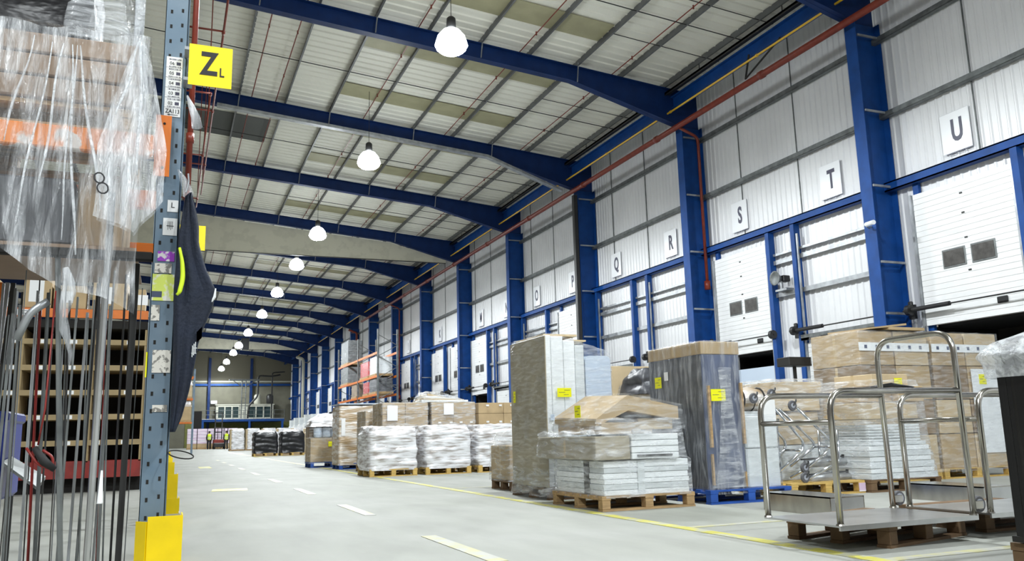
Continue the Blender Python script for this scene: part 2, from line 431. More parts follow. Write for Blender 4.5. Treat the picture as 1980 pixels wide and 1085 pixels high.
# purlins: Z sections running the length of the hall
for i, x in enumerate(reversed(PX)):
    m = MB(); z = zr(x)
    m.prism([(x - .045, z), (x + .004, z), (x + .004, z + .185), (x + .05, z + .185), (x + .05, z + .195), (x - .004, z + .195), (x - .004, z + .01), (x - .045, z + .01)], -12, YE, 'y')
    tag(m.build('roof_purlin', 'purlin_grey'), 'dark grey steel roof purlin, %s in line counted from the dock wall' % ORD[i], 'purlin', 'roof purlins')
# sprinkler pipes under the roof
sp = [x - .32 for x in (PX[15], PX[13], PX[11], PX[9], PX[8] + .7, PX[7])]
for i, x in enumerate(sp):
    m = MB(); z = zr(x) + .05
    m.tube([(x, -5, z), (x, YE - 1, z)], .016, 6)
    for y in range(10, 108, 3): m.cyl((x, y, z - .05), (x, y, z + .05), .022, 6)
    tag(m.build('sprinkler_pipe', 'red_pipe'), 'thin red sprinkler pipe under the roof, %s from the dock wall' % ORD[i], 'pipe', 'sprinkler pipes under the roof')
# tie rods across the purlins, mid-bay
for b in range(2, len(BAY) - 1):
    y = (BAY[b] + BAY[b + 1]) / 2
    m = MB(); m.tube([(-12, y, zr(-12) + .02), (XF - .2, y, zr(XF - .2) + .02)], .014, 6)
    for y2 in (y - 1.0, y + 1.3): m.tube([(PX[14], y2, zr(PX[14]) + .04), (XF, y2, zr(XF) + .04)], .012, 6)
    tag(m.build('tie_rod', 'dark_metal'), 'thin dark sag rod across the purlins in the %s roof bay from the camera' % ORD[b - 2], 'rod', 'roof sag rods')

# portal frames: column and haunched rafter
def beam_web(m, pts, y, t=.012): m.prism(pts, y - t / 2, y + t / 2, 'y')
col_words = {1: 'on the camera side of the U letter board', 2: 'between the T and U letter boards', 3: 'between the R and S letter boards', 4: 'with a dark duct up its face, beside the Q letter board', 5: 'just past the O letter board',
             6: 'just past the M letter board', 7: 'just past the K letter board', 8: 'with a red pipe beside it, just past the I letter board', 9: 'beside the orange wall rack, at its camera end',
             10: 'behind the orange wall rack'}
GZ = [3.1, 4.2, 5.88, 7.59, 9.36]
for b, Y in enumerate(BAY):
    if b >= 1:
        wd = col_words.get(b, 'far down the hall, %s in the row' % ORD[b - 2])
        root = thing('steel_column', (XF, Y, 0), 'blue steel column on the dock wall ' + wd, 'column', 'blue columns along the dock wall')
        zt = 9.72
        m = MB(); m.box(0, .02, -.16, .16, 0, zt); m.build('flange', 'blue_steel', root)
        m = MB(); m.box(.02, .72, -.012, .012, 0, zt); m.build('web', 'blue_steel', root)
        m = MB(); m.box(.70, .72, -.16, .16, 0, zt); m.build('flange', 'blue_steel', root)
        for z in GZ:
            m = MB(); m.box(.03, .70, -.19, -.155, z - .03, z + .02); m.build('bracket', 'galvanised', root)
    zb = 9.72
    X0 = -13.0
    root = thing('roof_rafter', (XF, Y, zb), 'shaded blue haunched roof rafter, %s in line counted from the camera end' % ORD[b], 'rafter', 'roof rafters')
    def L(x, z): return (x - XF, z - zb)
    hx = 10.2; top0 = zr(X0); dz = .47
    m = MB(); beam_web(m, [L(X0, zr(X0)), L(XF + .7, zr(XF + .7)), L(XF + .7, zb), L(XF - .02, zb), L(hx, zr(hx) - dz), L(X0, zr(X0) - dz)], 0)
    m.build('web', 'shaded_blue_steel', root)
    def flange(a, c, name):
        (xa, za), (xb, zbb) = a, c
        t = .02; mm = MB(); mm.prism([(xa, za), (xb, zbb), (xb, zbb + t), (xa, za + t)], -.12, .12, 'y'); mm.build(name, 'shaded_blue_steel', root)
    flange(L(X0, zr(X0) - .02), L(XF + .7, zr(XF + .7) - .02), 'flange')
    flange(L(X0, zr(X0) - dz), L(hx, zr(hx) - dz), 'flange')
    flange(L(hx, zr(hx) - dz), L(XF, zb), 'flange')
    if b >= 2:
        for x in (PX[8], PX[10], PX[12], PX[14]):
            d_ = dz if x < hx else dz + (zr(hx) - dz - zb - .083 * (hx - XF)) * 0 + (x - hx) * .2
            z1_, z2_ = zr(x) - .02, zr(x) - d_ - .02
            m = MB(); m.tube([(x - XF, -.14, z1_ - zb + .12), (x - XF - .05, -.125, z2_ - zb + .05)], .018, 6)
            m.build('fly_brace', 'galvanised', root)
# pale cable tray under the third visible rafter
m = MB(); x0, x1 = 1.0, 10.2; Y = BAY[4]
m.prism([(x0, zr(x0) - .60), (x1, zr(x1) - .60), (13.1, 9.55), (13.1, 9.63), (x1, zr(x1) - .5), (x0, zr(x0) - .5)], Y - .34, Y - .12, 'y')
tag(m.build('cable_tray', 'galvanised'), 'pale galvanised cable tray slung under a blue roof rafter', 'tray')
# eaves beam and the long pipes
m = MB(); m.box(XF - .22, XF - .02, -12, YE, 10.28, 10.31); m.box(XF - .13, XF - .11, -12, YE, 10.28, 10.64); m.box(XF - .22, XF - .02, -12, YE, 10.62, 10.65)
tag(m.build('eaves_beam', 'blue_steel'), 'long blue eaves beam above the columns of the dock wall', 'beam')
m = MB(); m.box(XF - .42, XF - .26, -12, YE, 10.70, 10.76); m.box(XF - .42, XF - .40, -12, YE, 10.66, 10.76); y = 8
while y < 108:
    m.tube([(XF - .34, y, 10.78), (XF - .34, y, zr(XF - .34) + .08)], .012, 5); y += 3.5
tag(m.build('cable_tray', 'dark_metal'), 'dark cable tray running along the eaves beam', 'tray')
m = MB(); m.tube([(XF - .36, -8, 10.10), (XF - .36, YE - 14, 10.10)], .028, 8)
for y in range(8, 96, 4): m.cyl((XF - .36, y, 10.10), (XF - .36, y + .06, 10.10), .04, 8)
tag(m.build('gas_pipe', 'yellow_pipe'), 'long yellow gas pipe running high along the dock wall', 'pipe')
m = MB(); m.tube([(XF - .22, -8, 9.62), (XF - .22, 64, 9.62)], .085, 12)
for y in range(6, 64, 5): m.cyl((XF - .22, y, 9.62), (XF - .22, y + .16, 9.62), .105, 12)
mp_ = m.build('sprinkler_main', 'red_pipe', smooth=True); tag(mp_, 'thick red sprinkler main running high along the dock wall', 'pipe')
for b, lbl, zlo in ((3, 'red drop pipe beside the column between the R and S letter boards', 5.0), (8, 'red drop pipe beside the column past the I letter board', 3.5), (10, 'red riser pipe at the far end of the orange wall rack', .3)):
    Y = BAY[b]; dy = -.30 if b < 10 else -.36
    m = MB(); m.tube(arc_path([(XF - .22, Y + dy, 9.6), (XF + .45, Y + dy, 9.35), (XF + .45, Y + dy, zlo)], .15), .045 if b < 10 else .09, 8)
    m.cyl((XF + .45, Y + dy, zlo - .25), (XF + .45, Y + dy, zlo), .09, 8)
    tag(m.build('drop_pipe', 'red_pipe', smooth=True), lbl, 'pipe', 'red drop pipes')
m = MB(); m.box(XF - .17, XF - .03, BAY[4] - .17, BAY[4] + .0, .02, 9.5)
tag(m.build('duct', 'dark_metal'), 'dark square duct up the face of the column by the Q letter board', 'duct')
# dark hanging bracket by the red main
m = MB(); m.tube([(XF - .3, 15.2, 10.2), (XF - .3, 16.6, 9.72), (XF - .3, 16.4, 10.3)], .03, 6)
tag(m.build('pipe_hanger', 'dark_metal'), 'bent dark hanger bracket above the red sprinkler main', 'bracket')
# wall girts
for i, (z, mt, nm) in enumerate([(9.36, 'galvanised_dull', 'top'), (7.59, 'galvanised_dull', 'middle')]):
    m = MB(); m.box(XW - .14, XW - .05, -10, YE, z - .02, z + .02); m.box(XW - .16, XW - .14, -10, YE, z - .10, z + .02); m.box(XW - .16, XW - .05, -10, YE, z - .11, z - .09)
    tag(m.build('wall_girt', mt), 'galvanised %s girt rail along the whole dock wall above the letter boards' % nm, 'rail', 'wall girts')
m = MB(); m.box(XW - .24, XW - .05, -10, YE, 5.80, 5.83); m.box(XW - .24, XW - .05, -10, YE, 5.97, 6.0); m.box(XW - .15, XW - .13, -10, YE, 5.8, 6.0); m.box(XW - .24, XW - .22, -10, YE, 5.8, 6.0)
tag(m.build('door_head_rail', 'blue_steel'), 'long blue steel rail along the dock wall over all the loading doors', 'rail')

# ------------------------------------------------------------------ loading doors
LET = {0: 'U', 1: 'T', 2: 'S', 3: 'R', 4: 'Q', 5: 'P', 6: 'O', 7: 'N', 8: 'M', 9: 'L', 10: 'K', 11: 'J', 12: 'I', -1: 'V'}
RAISED = {-1, 0, 2, 5, 8, 9, 10, 12, 13, 15, 17, 18, 20, 22}
def door(k, yc, raised):
    z0 = 2.77 if raised else 0.02
    W_ = 1.125; H_ = 2.78
    root = bpy.data.objects.new('door_%d' % (k + 4), None); COL.objects.link(root); root.location = (XW - .16, yc, z0); root['kind'] = 'structure'
    m = MB(); nseg = 24
    for s in range(nseg):      # ribbed insulated slats
        a = H_ * s / nseg; m.box(-.03, .03, -W_, W_, a, a + H_ / nseg - .010, .005)
    m.box(-.02, .02, -W_, W_, 0, H_)
    m.build('panel', 'door_panel', root)
    m = MB(); m.box(-.035, .02, -W_ - .03, -W_, 0, H_); m.build('edge_strip', 'galvanised', root)
    m = MB(); m.box(-.035, .02, W_, W_ + .03, 0, H_); m.build('edge_strip', 'galvanised', root)
    zw = 1.27
    for c in (-.37, .29):
        m = MB(); m.box(-.045, -.028, c - .27, c + .27, zw - .19, zw + .19, .01); f = m.build('window_frame', 'galvanised_dull', root)
        m = MB(); m.box(-.052, -.04, c - .235, c + .235, zw - .155, zw + .155); m.build('window_pane', 'door_window', f)
    m = MB()
    for zz in (.95, 1.6, 2.1, 2.5): m.box(-.045, -.03, -.06, -.0, zz, zz + .03)
    m.build('hinge', 'dark_metal', root)
    m = MB(); m.box(-.06, -.03, -.75, -.53, .22, .34, .01); m.build('handle', 'black_rubber', root)
def door_frame(k, yc, raised):
    r = thing('door_frame', (XW - .16, yc, 0), 'blue steel posts and galvanised tracks framing the %s' % (('loading door under the %s letter board' % LET[k]) if k in LET and k not in (5, 7, 9, 11, -1) else 'loading door, %s along the dock wall' % ORD[min(k + 3, 19)] if k + 3 < 20 else 'loading door at the far end, %s past the twentieth' % ORD[k - 17]), 'door frame', 'door frames along the dock wall')
    for s in (-1, 1):
        m = MB(); a = s * 1.20 if s > 0 else -1.20 - .14
        if s > 0: a = 1.20
        if raised and s > 0: m.box(.045, .12, 1.02, 1.16, 0, 5.8)
        else: m.box(-.10, .08, a, a + .14, 0, 5.8)
        m.build('post', 'blue_steel', r)
        m = MB(); t = s * 1.165; m.box(-.07, -.03, t - .025, t + .025, 0, 5.55); m.build('track', 'galvanised', r)
    m = MB(); m.tube([(-.24, -1.45, 3.12), (-.24, 1.5, 3.12)], .016, 8); m.build('shaft', 'dark_metal', r)
    m = MB(); m.tube([(-.24, .35, 3.12), (-.24, 1.25, 3.12)], .048, 10); m.build('spring', 'black_rubber', r)
    for y in (-1.38, 1.33):
        m = MB(); m.cyl((-.24, y - .05, 3.12), (-.24, y + .05, 3.12), .11, 14); m.build('drum', 'dark_metal', r)
    if not raised: m = MB(); m.box(-.16, -.1, -1.2, 1.2, 2.86, 2.92); m.box(-.16, -.14, -1.2, 1.2, 2.86, 3.0); m.build('crossbar', 'galvanised_dull', r)
    m = MB(); m.box(-.08, -.02, 1.34, 1.5, 2.95, 3.25); m.box(-.14, -.06, 1.36, 1.46, 3.22, 3.32, .02); m.build('motor', 'dark_metal', r)
for k, y in doors:
    rs = k in RAISED
    door(k, y, rs)
    door_frame(k, y, rs)
    if rs:
        m = MB(); m.box(XW + .12, XW + 1.8, y - 1.12, y - 1.08, 0, 2.8); m.box(XW + .12, XW + 1.8, y + 1.08, y + 1.12, 0, 2.8); m.box(XW + .12, XW + 1.8, y - 1.12, y + 1.12, 2.74, 2.8)
        m.build('trim_%d' % (k + 20), 'black_rubber', kind='structure')
        if k in (2,):
            m = MB(); m.box(XW + .2, XW + .25, y - 1.07, y + 1.07, .02, 2.40)
            tag(m.build('trailer_door', 'trailer_inside'), 'pale blue-white trailer end seen through the open dock under S', 'trailer')
# intermediate horizontals between doors
for b in range(2, len(BAY) - 2):
    ya, yb = BAY[b] * 1.05 + .2, BAY[b + 1] * 1.05 - .3
    segs = []
    ks = [(k, y) for k, y in doors if ya < y < yb + .5]
    if not ks: continue
    spans = []
    for k, y in ks:
        if k not in RAISED: spans.append((y - 1.2, y + 1.2))
    if len(ks) > 1: spans.append((ks[0][1] + 1.34, ks[1][1] - 1.34))
    for z, dz_, nm in ((5.0, .2, 'upper'), (4.15, .05, 'lower')):
        m = MB()
        for a, c in spans:
            m.box(XW - .13, XW - .05, a, c, z, z + .04)
            m.box(XW - .15, XW - .13, a, c, z - .07, z + .04)
            if dz_ > .1: m.box(XW - .15, XW - .05, a, c, z + .16, z + .22)
        tag(m.build('wall_rail', 'galvanised'), 'galvanised %s rail between the blue door posts in the %s bay from the camera' % (nm, ORD[b - 2]), 'rail', 'rails between the door posts')
# letter boards
for k, y in doors:
    if k not in LET or k in (-1,): continue
    hidden = k in (5, 7, 9, 11)
    bd = MB(); bd.box(XW - .075, XW - .05, y - .33, y + .35, 6.18, 7.02, .008)
    o = bd.build('letter_board', 'board_white')
    tag(o, 'white board with the large black letter %s above a loading door' % LET[k], 'sign', 'letter boards on the dock wall')
    text_mesh(LET[k], .64, 'ink_dark', 'letter', (XW - .08, y - .03, 6.60), FACE_AISLE, o, ext=.003, bold=.018, sx=.62)
    m = MB()
    for q in range(5): m.box(XW - .08, XW - .072, y - .25 + q * .11, y - .17 + q * .11, 6.155, 6.17)
    m.build('tear_strip', 'ink_dark', o)
# loudspeaker between the S and T doors
r = thing('horn_speaker', (XW - .3, 16.75, 4.5), 'grey horn speaker sitting on the rail between the S and T doors', 'speaker')
m = MB(); m.lathe([(.05, 0), (.09, -.08), (.17, -.2), (.19, -.22), (.16, -.2)], (0, 0, 0), 14, 'x'); m.build('horn', 'galvanised_dull', r, smooth=True)
m = MB(); m.box(-.02, .2, -.1, .1, -.08, .08, .02); m.build('driver', 'dark_metal', r)
m = MB(); m.box(-.04, .2, -.2, .22, -.31, -.26); m.box(-.02, .02, -.02, .02, -.27, -.06); m.build('bracket', 'galvanised', r)
r = thing('security_camera', (XF - .2, BAY[2] - .1, 5.0), 'small white camera on the blue column between T and U', 'camera')
m = MB(); m.tube([(0, .0, 0), (-.08, -.28, -.02)], .05, 10); m.build('housing', 'board_white', r)
m = MB(); m.tube([(0, 0, -.04), (.12, .05, -.06), (.19, .05, -.02)], .02, 6); m.build('bracket', 'galvanised', r)

# ------------------------------------------------------------------ smoke curtains
for b, zlo, wd in ((6, 9.72, 'nearer beige smoke curtain hanging below a rafter across the hall'), (13, 10.05, 'farther beige smoke curtain hanging below a rafter across the hall')):
    Y = BAY[b]; hx = 10.2
    m = MB(); m.prism([(-13, zr(-13) - .5), (hx, zr(hx) - .5), (13.2, 9.9 if b == 6 else 10.1), (13.2, zlo), (-13, zlo)], Y + .13, Y + .16, 'y')
    o = m.build('smoke_curtain', 'curtain_beige'); tag(o, wd, 'smoke curtain')
    m = MB(); m.box(-13, 13.2, Y + .11, Y + .18, zlo - .03, zlo); m.build('bottom_rail', 'dark_metal', o)

# ------------------------------------------------------------------ end wall
MB().box(-14, XW + .3, YE, YE + .3, 0, 12.6).build('wall_back', 'block_beige', kind='structure')
m = MB(); m.box(1, XW, YE - .12, YE, 8.0, 8.18); m.build('trim_4', 'cream', kind='structure')
m = MB(); m.box(1, XW, YE - .3, YE - .1, 7.55, 7.8); tag(m.build('wall_beam', 'blue_steel'), 'blue steel beam high across the end wall', 'beam')
for x, wd in ((4.6, 'next to the air conditioner'), (9.6, 'behind the pale stair mast')):
    m = MB(); m.box(x - .15, x + .15, YE - .4, YE - .38, 0, 11); m.box(x - .012, x + .012, YE - .38, YE - .1, 0, 11); m.box(x - .15, x + .15, YE - .1, YE - .08, 0, 11)
    tag(m.build('steel_column', 'shaded_blue_steel'), 'blue column on the end wall ' + wd, 'column', 'end wall columns')
MB().box(1, XW, YE - .05, YE, 8.18, 12.3).build('trim_10', 'cladding_brown', kind='structure')
MB().box(2, XW, YE - .06, YE, 0, 3.0).build('trim_5', 'olive_block', kind='structure')
# mezzanine
r = thing('mezzanine', (0, 0, 0), 'blue edged mezzanine platform across the end of the hall', 'platform')
MB().box(3.6, 13.0, 105, YE, 3.0, 3.25).build('deck_beam', 'blue_steel', r)
MB().box(3.6, 13.0, 104.95, YE, 3.25, 3.33).build('deck', 'galvanised', r)
for x in (3.8, 9.0, 12.8): MB().box(x - .12, x + .12, 105.0, 105.24, 0, 3.0).build('post', 'blue_steel', r)
m = MB()
for z in (3.8, 4.3): m.tube([(3.6, 105, z), (13, 105, z)], .025, 6)
x = 3.6
while x < 13.01: m.tube([(x, 105, 3.33), (x, 105, 4.3)], .025, 6); x += 1.175
m.build('handrail', 'galvanised_dull', r)
def office_window(x0, x1, n, label, z0=3.4, z1=5.0):
    r = thing('office_window', (x0, 109.38, z0), label, 'window', 'windows above the mezzanine')
    w_, h = x1 - x0, z1 - z0
    m = MB(); m.box(0, w_, -.1, 0, 0, .14); m.box(0, w_, -.1, 0, h - .14, h)
    for i in range(n + 1): m.box(max(0, w_ * i / n - .07), min(w_, w_ * i / n + .07), -.1, 0, .14, h - .14)
    m.build('frame', 'cream', r)
    for i in range(n):
        m = MB(); m.box(w_ * i / n + .07, w_ * (i + 1) / n - .07, -.04, -.02, .14, h - .14); m.build('pane', 'glass_dark', r)
office_window(5.6, 8.1, 3, 'cream framed three-pane office window beside the pale mast on the mezzanine')
office_window(9.2, 11.9, 3, 'cream framed three-pane office window behind the dark forklift mast')
m = MB(); m.box(4.85, 5.6, YE - .35, YE - .02, 5.3, 5.72, .03); r = m.build('air_conditioner', 'board_white'); tag(r, 'small white air conditioner box on the end wall', 'air conditioner')
m = MB()
for x in (8.1, 8.55):
    m.tube([(x, 106, 3.3), (x, 106, 7.9)], .06, 6)
for z in (4, 4.6, 5.2, 5.8, 6.4, 7.0, 7.6): m.tube([(8.1, 106, z), (8.55, 106, z)], .03, 6)
m.box(6.6, 10.1, 105.5, 106.2, 7.85, 8.0)
m.tube([(8.1, 106, 7.1), (7.1, 106, 7.85)], .04, 6); m.tube([(8.55, 106, 7.1), (9.7, 106, 7.85)], .04, 6)
tag(m.build('ladder_mast', 'galvanised_dull'), 'pale ladder mast with a cross arm standing on the mezzanine', 'mast')
m = MB(); m.tube(arc_path([(8.9, 106.5, 3.34), (9.0, 106.5, 4.9), (10.0, 106.5, 6.0), (10.0, 106.5, 8.5), (11.5, 106.5, 8.4), (12.6, 106.5, 8.6)], .4), .11, 8)
tag(m.build('flue_pipe', 'dark_metal', smooth=True), 'dark bent flue pipe rising from the mezzanine', 'pipe')
m = MB(); m.tube(arc_path([(11.7, 107, 3.34), (11.7, 107, 8.9), (13.2, 107, 9.0)], .3), .08, 8)
tag(m.build('flue_pipe', 'dark_metal', smooth=True), 'dark straight flue pipe with one bend near the dock wall corner', 'pipe')
r = thing('office_cabin', (5.4, 109.4, 3.33), 'low cream office cabin standing on the mezzanine behind the windows', 'cabin')
MB().box(0, 6.8, 0, 1.6, 0, 1.75).build('walls', 'cream', r); MB().box(-.1, 6.9, -.1, 1.62, 1.75, 1.85).build('roof', 'cream', r)
for x, z, wd in ((10.3, 5.19, 'pale drum shaped machine'), (11.8, 5.19, 'dark drum shaped machine')):
    m = MB(); m.lathe([(.35, 0), (.42, .1), (.42, 1.0), (.3, 1.2), (.1, 1.25)], (x, 110, z), 14)
    tag(m.build('boiler', 'cream' if x < 11 else 'dark_metal', smooth=True), wd + ' standing on the office cabin roof', 'machine')
m = MB(); m.tube(arc_path([(13.0, 95.0, 9.7), (13.4, 93.0, 9.3), (13.4, 93.0, .02)], .5), .16, 10)
tag(m.build('rainwater_pipe', 'cream', smooth=True), 'cream rainwater pipe dropping down the dock wall near the far end', 'pipe')

# ------------------------------------------------------------------ high-bay lamps
def lamp(i, Y, x=None):
    side = x is not None
    x = x if side else 5.45 + .06 * min(i - 3, 5)
    wd = ORD[i - 3] if i >= 3 else None
    r = thing('high_bay_light', (x, Y, LAMP_Z), ('lit high-bay lamp hanging in the roof, %s along the row from the camera' % wd) if wd else 'lit high-bay lamp out of sight, %s behind the first one seen%s' % (ORD[2 - i], ' over the racks' if side else ''), 'lamp', 'row of high-bay lamps')
    m = MB(); m.lathe([(.06, .78), (.10, .74), (.11, .52), (.07, .50)], (0, 0, 0), 16); m.build('gear_box', 'dark_metal', r, smooth=True)
    m = MB(); m.lathe([(.07, .5), (.20, .44), (.31, .30), (.37, .10), (.36, .09)], (0, 0, 0), 20); m.build('reflector', 'lamp_glass', r, smooth=True)  # wide glowing shape also stands for the bloom around the lamp
    m = MB(); m.lathe([(.35, .09), (.33, .02), (.25, -.05), (.08, -.08)], (0, 0, 0), 20); m.build('lens', 'lamp_lens', r, smooth=True)
    top = zr(x) + .165 - LAMP_Z
    m = MB(); m.tube([(0, 0, .77), (0, 0, top)], .008, 5); m.build('wire', 'dark_metal', r)
    li = bpy.data.lights.new('lamp_light', 'SPOT'); li.energy = LAMP_W; li.shadow_soft_size = .2; li.color = (0.93, 0.98, 1.0)
    li.spot_size = R_SPOT; li.spot_blend = .3
    lo = bpy.data.objects.new('lamp_light', li); COL.objects.link(lo); lo.parent = r; lo.location = (0, 0, -.26)
    li = bpy.data.lights.new('lamp_glow', 'POINT'); li.energy = LAMP_UP; li.shadow_soft_size = .2; li.color = (0.93, 0.98, 1.0)
    lo = bpy.data.objects.new('lamp_glow', li); COL.objects.link(lo); lo.parent = r; lo.location = (0, 0, -.3)
R_SPOT = math.radians(174)
for i, Y in enumerate(LAMP_Y): lamp(i, Y)
for i, Y in enumerate([-9.0, -1.5]): lamp(i, Y, -4.6)     # the neighbouring row over the racks
r = thing('projector_heater', (6.6, 84.5, 9.4), 'dark hanging box heater beside the farther smoke curtain', 'heater')
MB().box(-.35, .35, -.3, .3, 0, 1.1, .04).build('casing', 'dark_metal', r)
m = MB(); m.tube([(-.2, 0, 1.1), (-.2, 0, 2.2)], .02, 5); m.tube([(.2, 0, 1.1), (.2, 0, 2.16)], .02, 5); m.build('hanger', 'dark_metal', r)

# ------------------------------------------------------------------ floor markings
MB().box(3.93, 4.05, 3.0, 62, .0005, .004).build('trim_6', 'paint_yellow', kind='structure')
m = MB()
for a in [1.5, 5.2, 8.9, 12.7, 16.6, 20.6, 24.6, 28.6, 32.6, 36.6]: m.box(1.94, 2.06, a, a + 1.6, .0005, .004)
m.build('trim_7', 'paint_faint', kind='structure')
m = MB()
for y in (6.12, 4.02, 9.2, 12.5, 16.2, 21.0): m.box(4.05, 9.0, y - .05, y + .05, .0005, .0035)
m.build('trim_8', 'paint_faint', kind='structure')
m = MB(); m.add([(.7, 14.6, .003), (1.25, 14.5, .003), (1.3, 15.2, .003), (.75, 15.3, .003)], [(0, 1, 2, 3)]); m.add([(.95, 27, .003), (1.3, 27, .003), (1.3, 29, .003), (.95, 29, .003)], [(0, 1, 2, 3)])
m.build('trim_9', 'paint_yellow', kind='structure')

# ------------------------------------------------------------------ pallets
def pallet(loc, label, mat='wood', w=1.2, d=1.0, rz=0.0, group='pallets on the floor', h=.15):
    """origin at the corner with the smallest x and y"""
    r = thing('pallet', loc, label, 'pallet', group, rz)
    for y in (0, d / 2 - .05, d - .10):
        m = MB(); m.box(0, w, y, y + .10, .0, .02); m.build('bottom_board', mat, r)
    for x in (0, w / 2 - .05, w - .10):
        for y in (0, d / 2 - .05, d - .10):
            m = MB(); m.box(x + .003, x + .10 - .003, y + .003, y + .10 - .003, .02, h - .04, .004); m.build('block', mat, r)
    m = MB()
    for x in (0, w / 2 - .05, w - .10): m.box(x, x + .10, 0, d, h - .04, h - .02)
    n = 7
    for i in range(n):
        y = (d - .10) * i / (n - 1); m.box(0, w, y, y + .10, h - .02, h)
    m.build('deck', mat, r)
    return r
def carton(m_or_loc, x0, x1, y0, y1, z0, z1, mat='cardboard', parent=None, name='carton', tape=True):
    m = MB(); m.box(x0, x1, y0, y1, z0, z1, .006); o = m.build(name, mat, parent)
    if tape:
        yc = (y0 + y1) / 2; zc = (z0 + z1) / 2
        t = MB(); t.box(x0 - .001, x1 + .001, yc - .025, yc + .025, z0 + .02, z1 + .0012); t.build('tape', 'tape', o)
    return o
def label_tag(parent, x, z, y, face='cam', w=.16, h=.11, mat='label_yellow', lines=True):
    """a sticky label with a few dark printed lines"""
    m = MB(); l = MB()
    if face == 'cam':
        m.box(x, x + w, y - .003, y, z, z + h)
        for i, (a, b) in enumerate([(.5, .9), (.1, .55), (.45, .8)]): l.box(x + w * a, x + w * b, y - .004, y - .003, z + h * (.75 - .25 * i), z + h * (.79 - .25 * i))
    else:
        m.box(y - .003, y, x, x + w, z, z + h)
        for i, (a, b) in enumerate([(.1, .5), (.4, .9), (.2, .55)]): l.box(y - .004, y - .003, x + w * a, x + w * b, z + h * (.75 - .25 * i), z + h * (.79 - .25 * i))
    o = m.build('label', mat, parent)
    if lines: l.build('print', 'ink_dark', o)
    return o

# --- P1: low wide load of flat packs, front of the row
pallet((4.11, 7.76, 0), 'light wooden pallet under the low wide load in front, its end at the yellow line', 'wood', w=1.11, d=1.2)
r = thing('wrapped_load', (4.11, 7.76, .15), 'low wide film-wrapped load of grey flat packs with a slanting brown carton on top', 'load', 'wrapped loads')
z = .0
for i, h in enumerate([.055, .06, .05, .06, .055, .07]):
    m = MB(); j = random.uniform(-.008, .008); m.box(.05 + j, 1.07 + j, .03 + abs(j), 1.15, z, z + h - .004, .004)
    m.build('flat_pack', 'panel_grey' if i % 3 == 1 else 'panel_white', r); z += h
m = MB(); m.box(.04, .055, .35, .47, 0, .34); m.build('strap', 'dark_metal', r)
m = MB(); m.box(.44, .52, .018, .028, 0, .34); m.build('strap', 'panel_grey', r)
# overhanging cartons
carton(None, -.06, .34, -.02, 1.45, .36, .60, 'card_greyish', r)
for i in range(4):
    m = MB(); m.box(.36, .93, -.02, .9, .36 + i * .065, .42 + i * .065, .006); m.build('flat_pack', 'panel_white', r)
m = MB(); m.box(.42, .84, -.035, -.02, .385, .405); m.build('steel_edge', 'dark_metal', r)
carton(None, .05, .52, .05, 1.1, .62, .74, 'cardboard', r)
carton(None, .55, .98, .15, 1.1, .66, .78, 'cardboard_pale', r)
# slanting carton, ridge towards the camera
m = MB(); m.add([(.02, .10, .78), (.02, 1.12, .82), (.36, .02, 1.02), (.42, 1.1, 1.06), (1.0, .06, .90), (1.0, 1.1, .92), (.02, .10, .70), (.02, 1.12, .74), (.36, .02, .86), (.42, 1.1, .88), (1.0, .06, .76), (1.0, 1.1, .78)],
                [(0, 2, 3, 1), (2, 4, 5, 3), (6, 7, 9, 8), (8, 9, 11, 10), (0, 6, 8, 2), (2, 8, 10, 4), (1, 3, 9, 7), (3, 5, 11, 9), (0, 1, 7, 6), (4, 10, 11, 5)])
m.build('slanting_carton', 'cardboard', r)
label_tag(r, .33, .80, -.04, 'side', w=.14, h=.13)
film_shell([(-.02, .02, 1.11, .0, 1.2), (.34, .01, 1.10, -.01, 1.2), (.37, -.10, 1.02, -.06, 1.46), (.62, -.08, 1.0, -.05, 1.4), (.66, -.02, 1.02, .0, 1.2), (.78, .0, 1.02, .02, 1.16)], .018, 3.1, 90, 44, top=False).build('stretch_wrap', 'film_milky', r, smooth=True)
m = MB(); m.add([(-.02, .05, .76), (-.02, 1.16, .80), (.36, -.03, 1.04), (.42, 1.14, 1.08), (1.03, .02, .92), (1.03, 1.14, .94), (-.03, .03, .62), (1.04, .0, .66), (.4, -.05, .64)],
                [(0, 2, 3, 1), (2, 4, 5, 3), (6, 8, 2, 0), (8, 7, 4, 2)])
m.build('top_wrap', 'film', r)
m = MB(); rr = random.Random(3)
pts = [(-.12 + .5 * t, -.09 + .03 * math.sin(9 * t), .62 + .05 * math.sin(14 * t)) for t in [i / 12 for i in range(13)]]
m.tube([(-.09, -.04 + .17 * i, .63 + .012 * math.sin(i * 2)) for i in range(9)], [.02 + .02 * rr.random() for _ in range(9)], 8)
m.tube([(.35, -.07, .64), (.5, -.08, .66), (.62, -.06, .64)], [.03, .06, .02], 8)
m.build('gathered_wrap', 'film_milky', r, smooth=True)

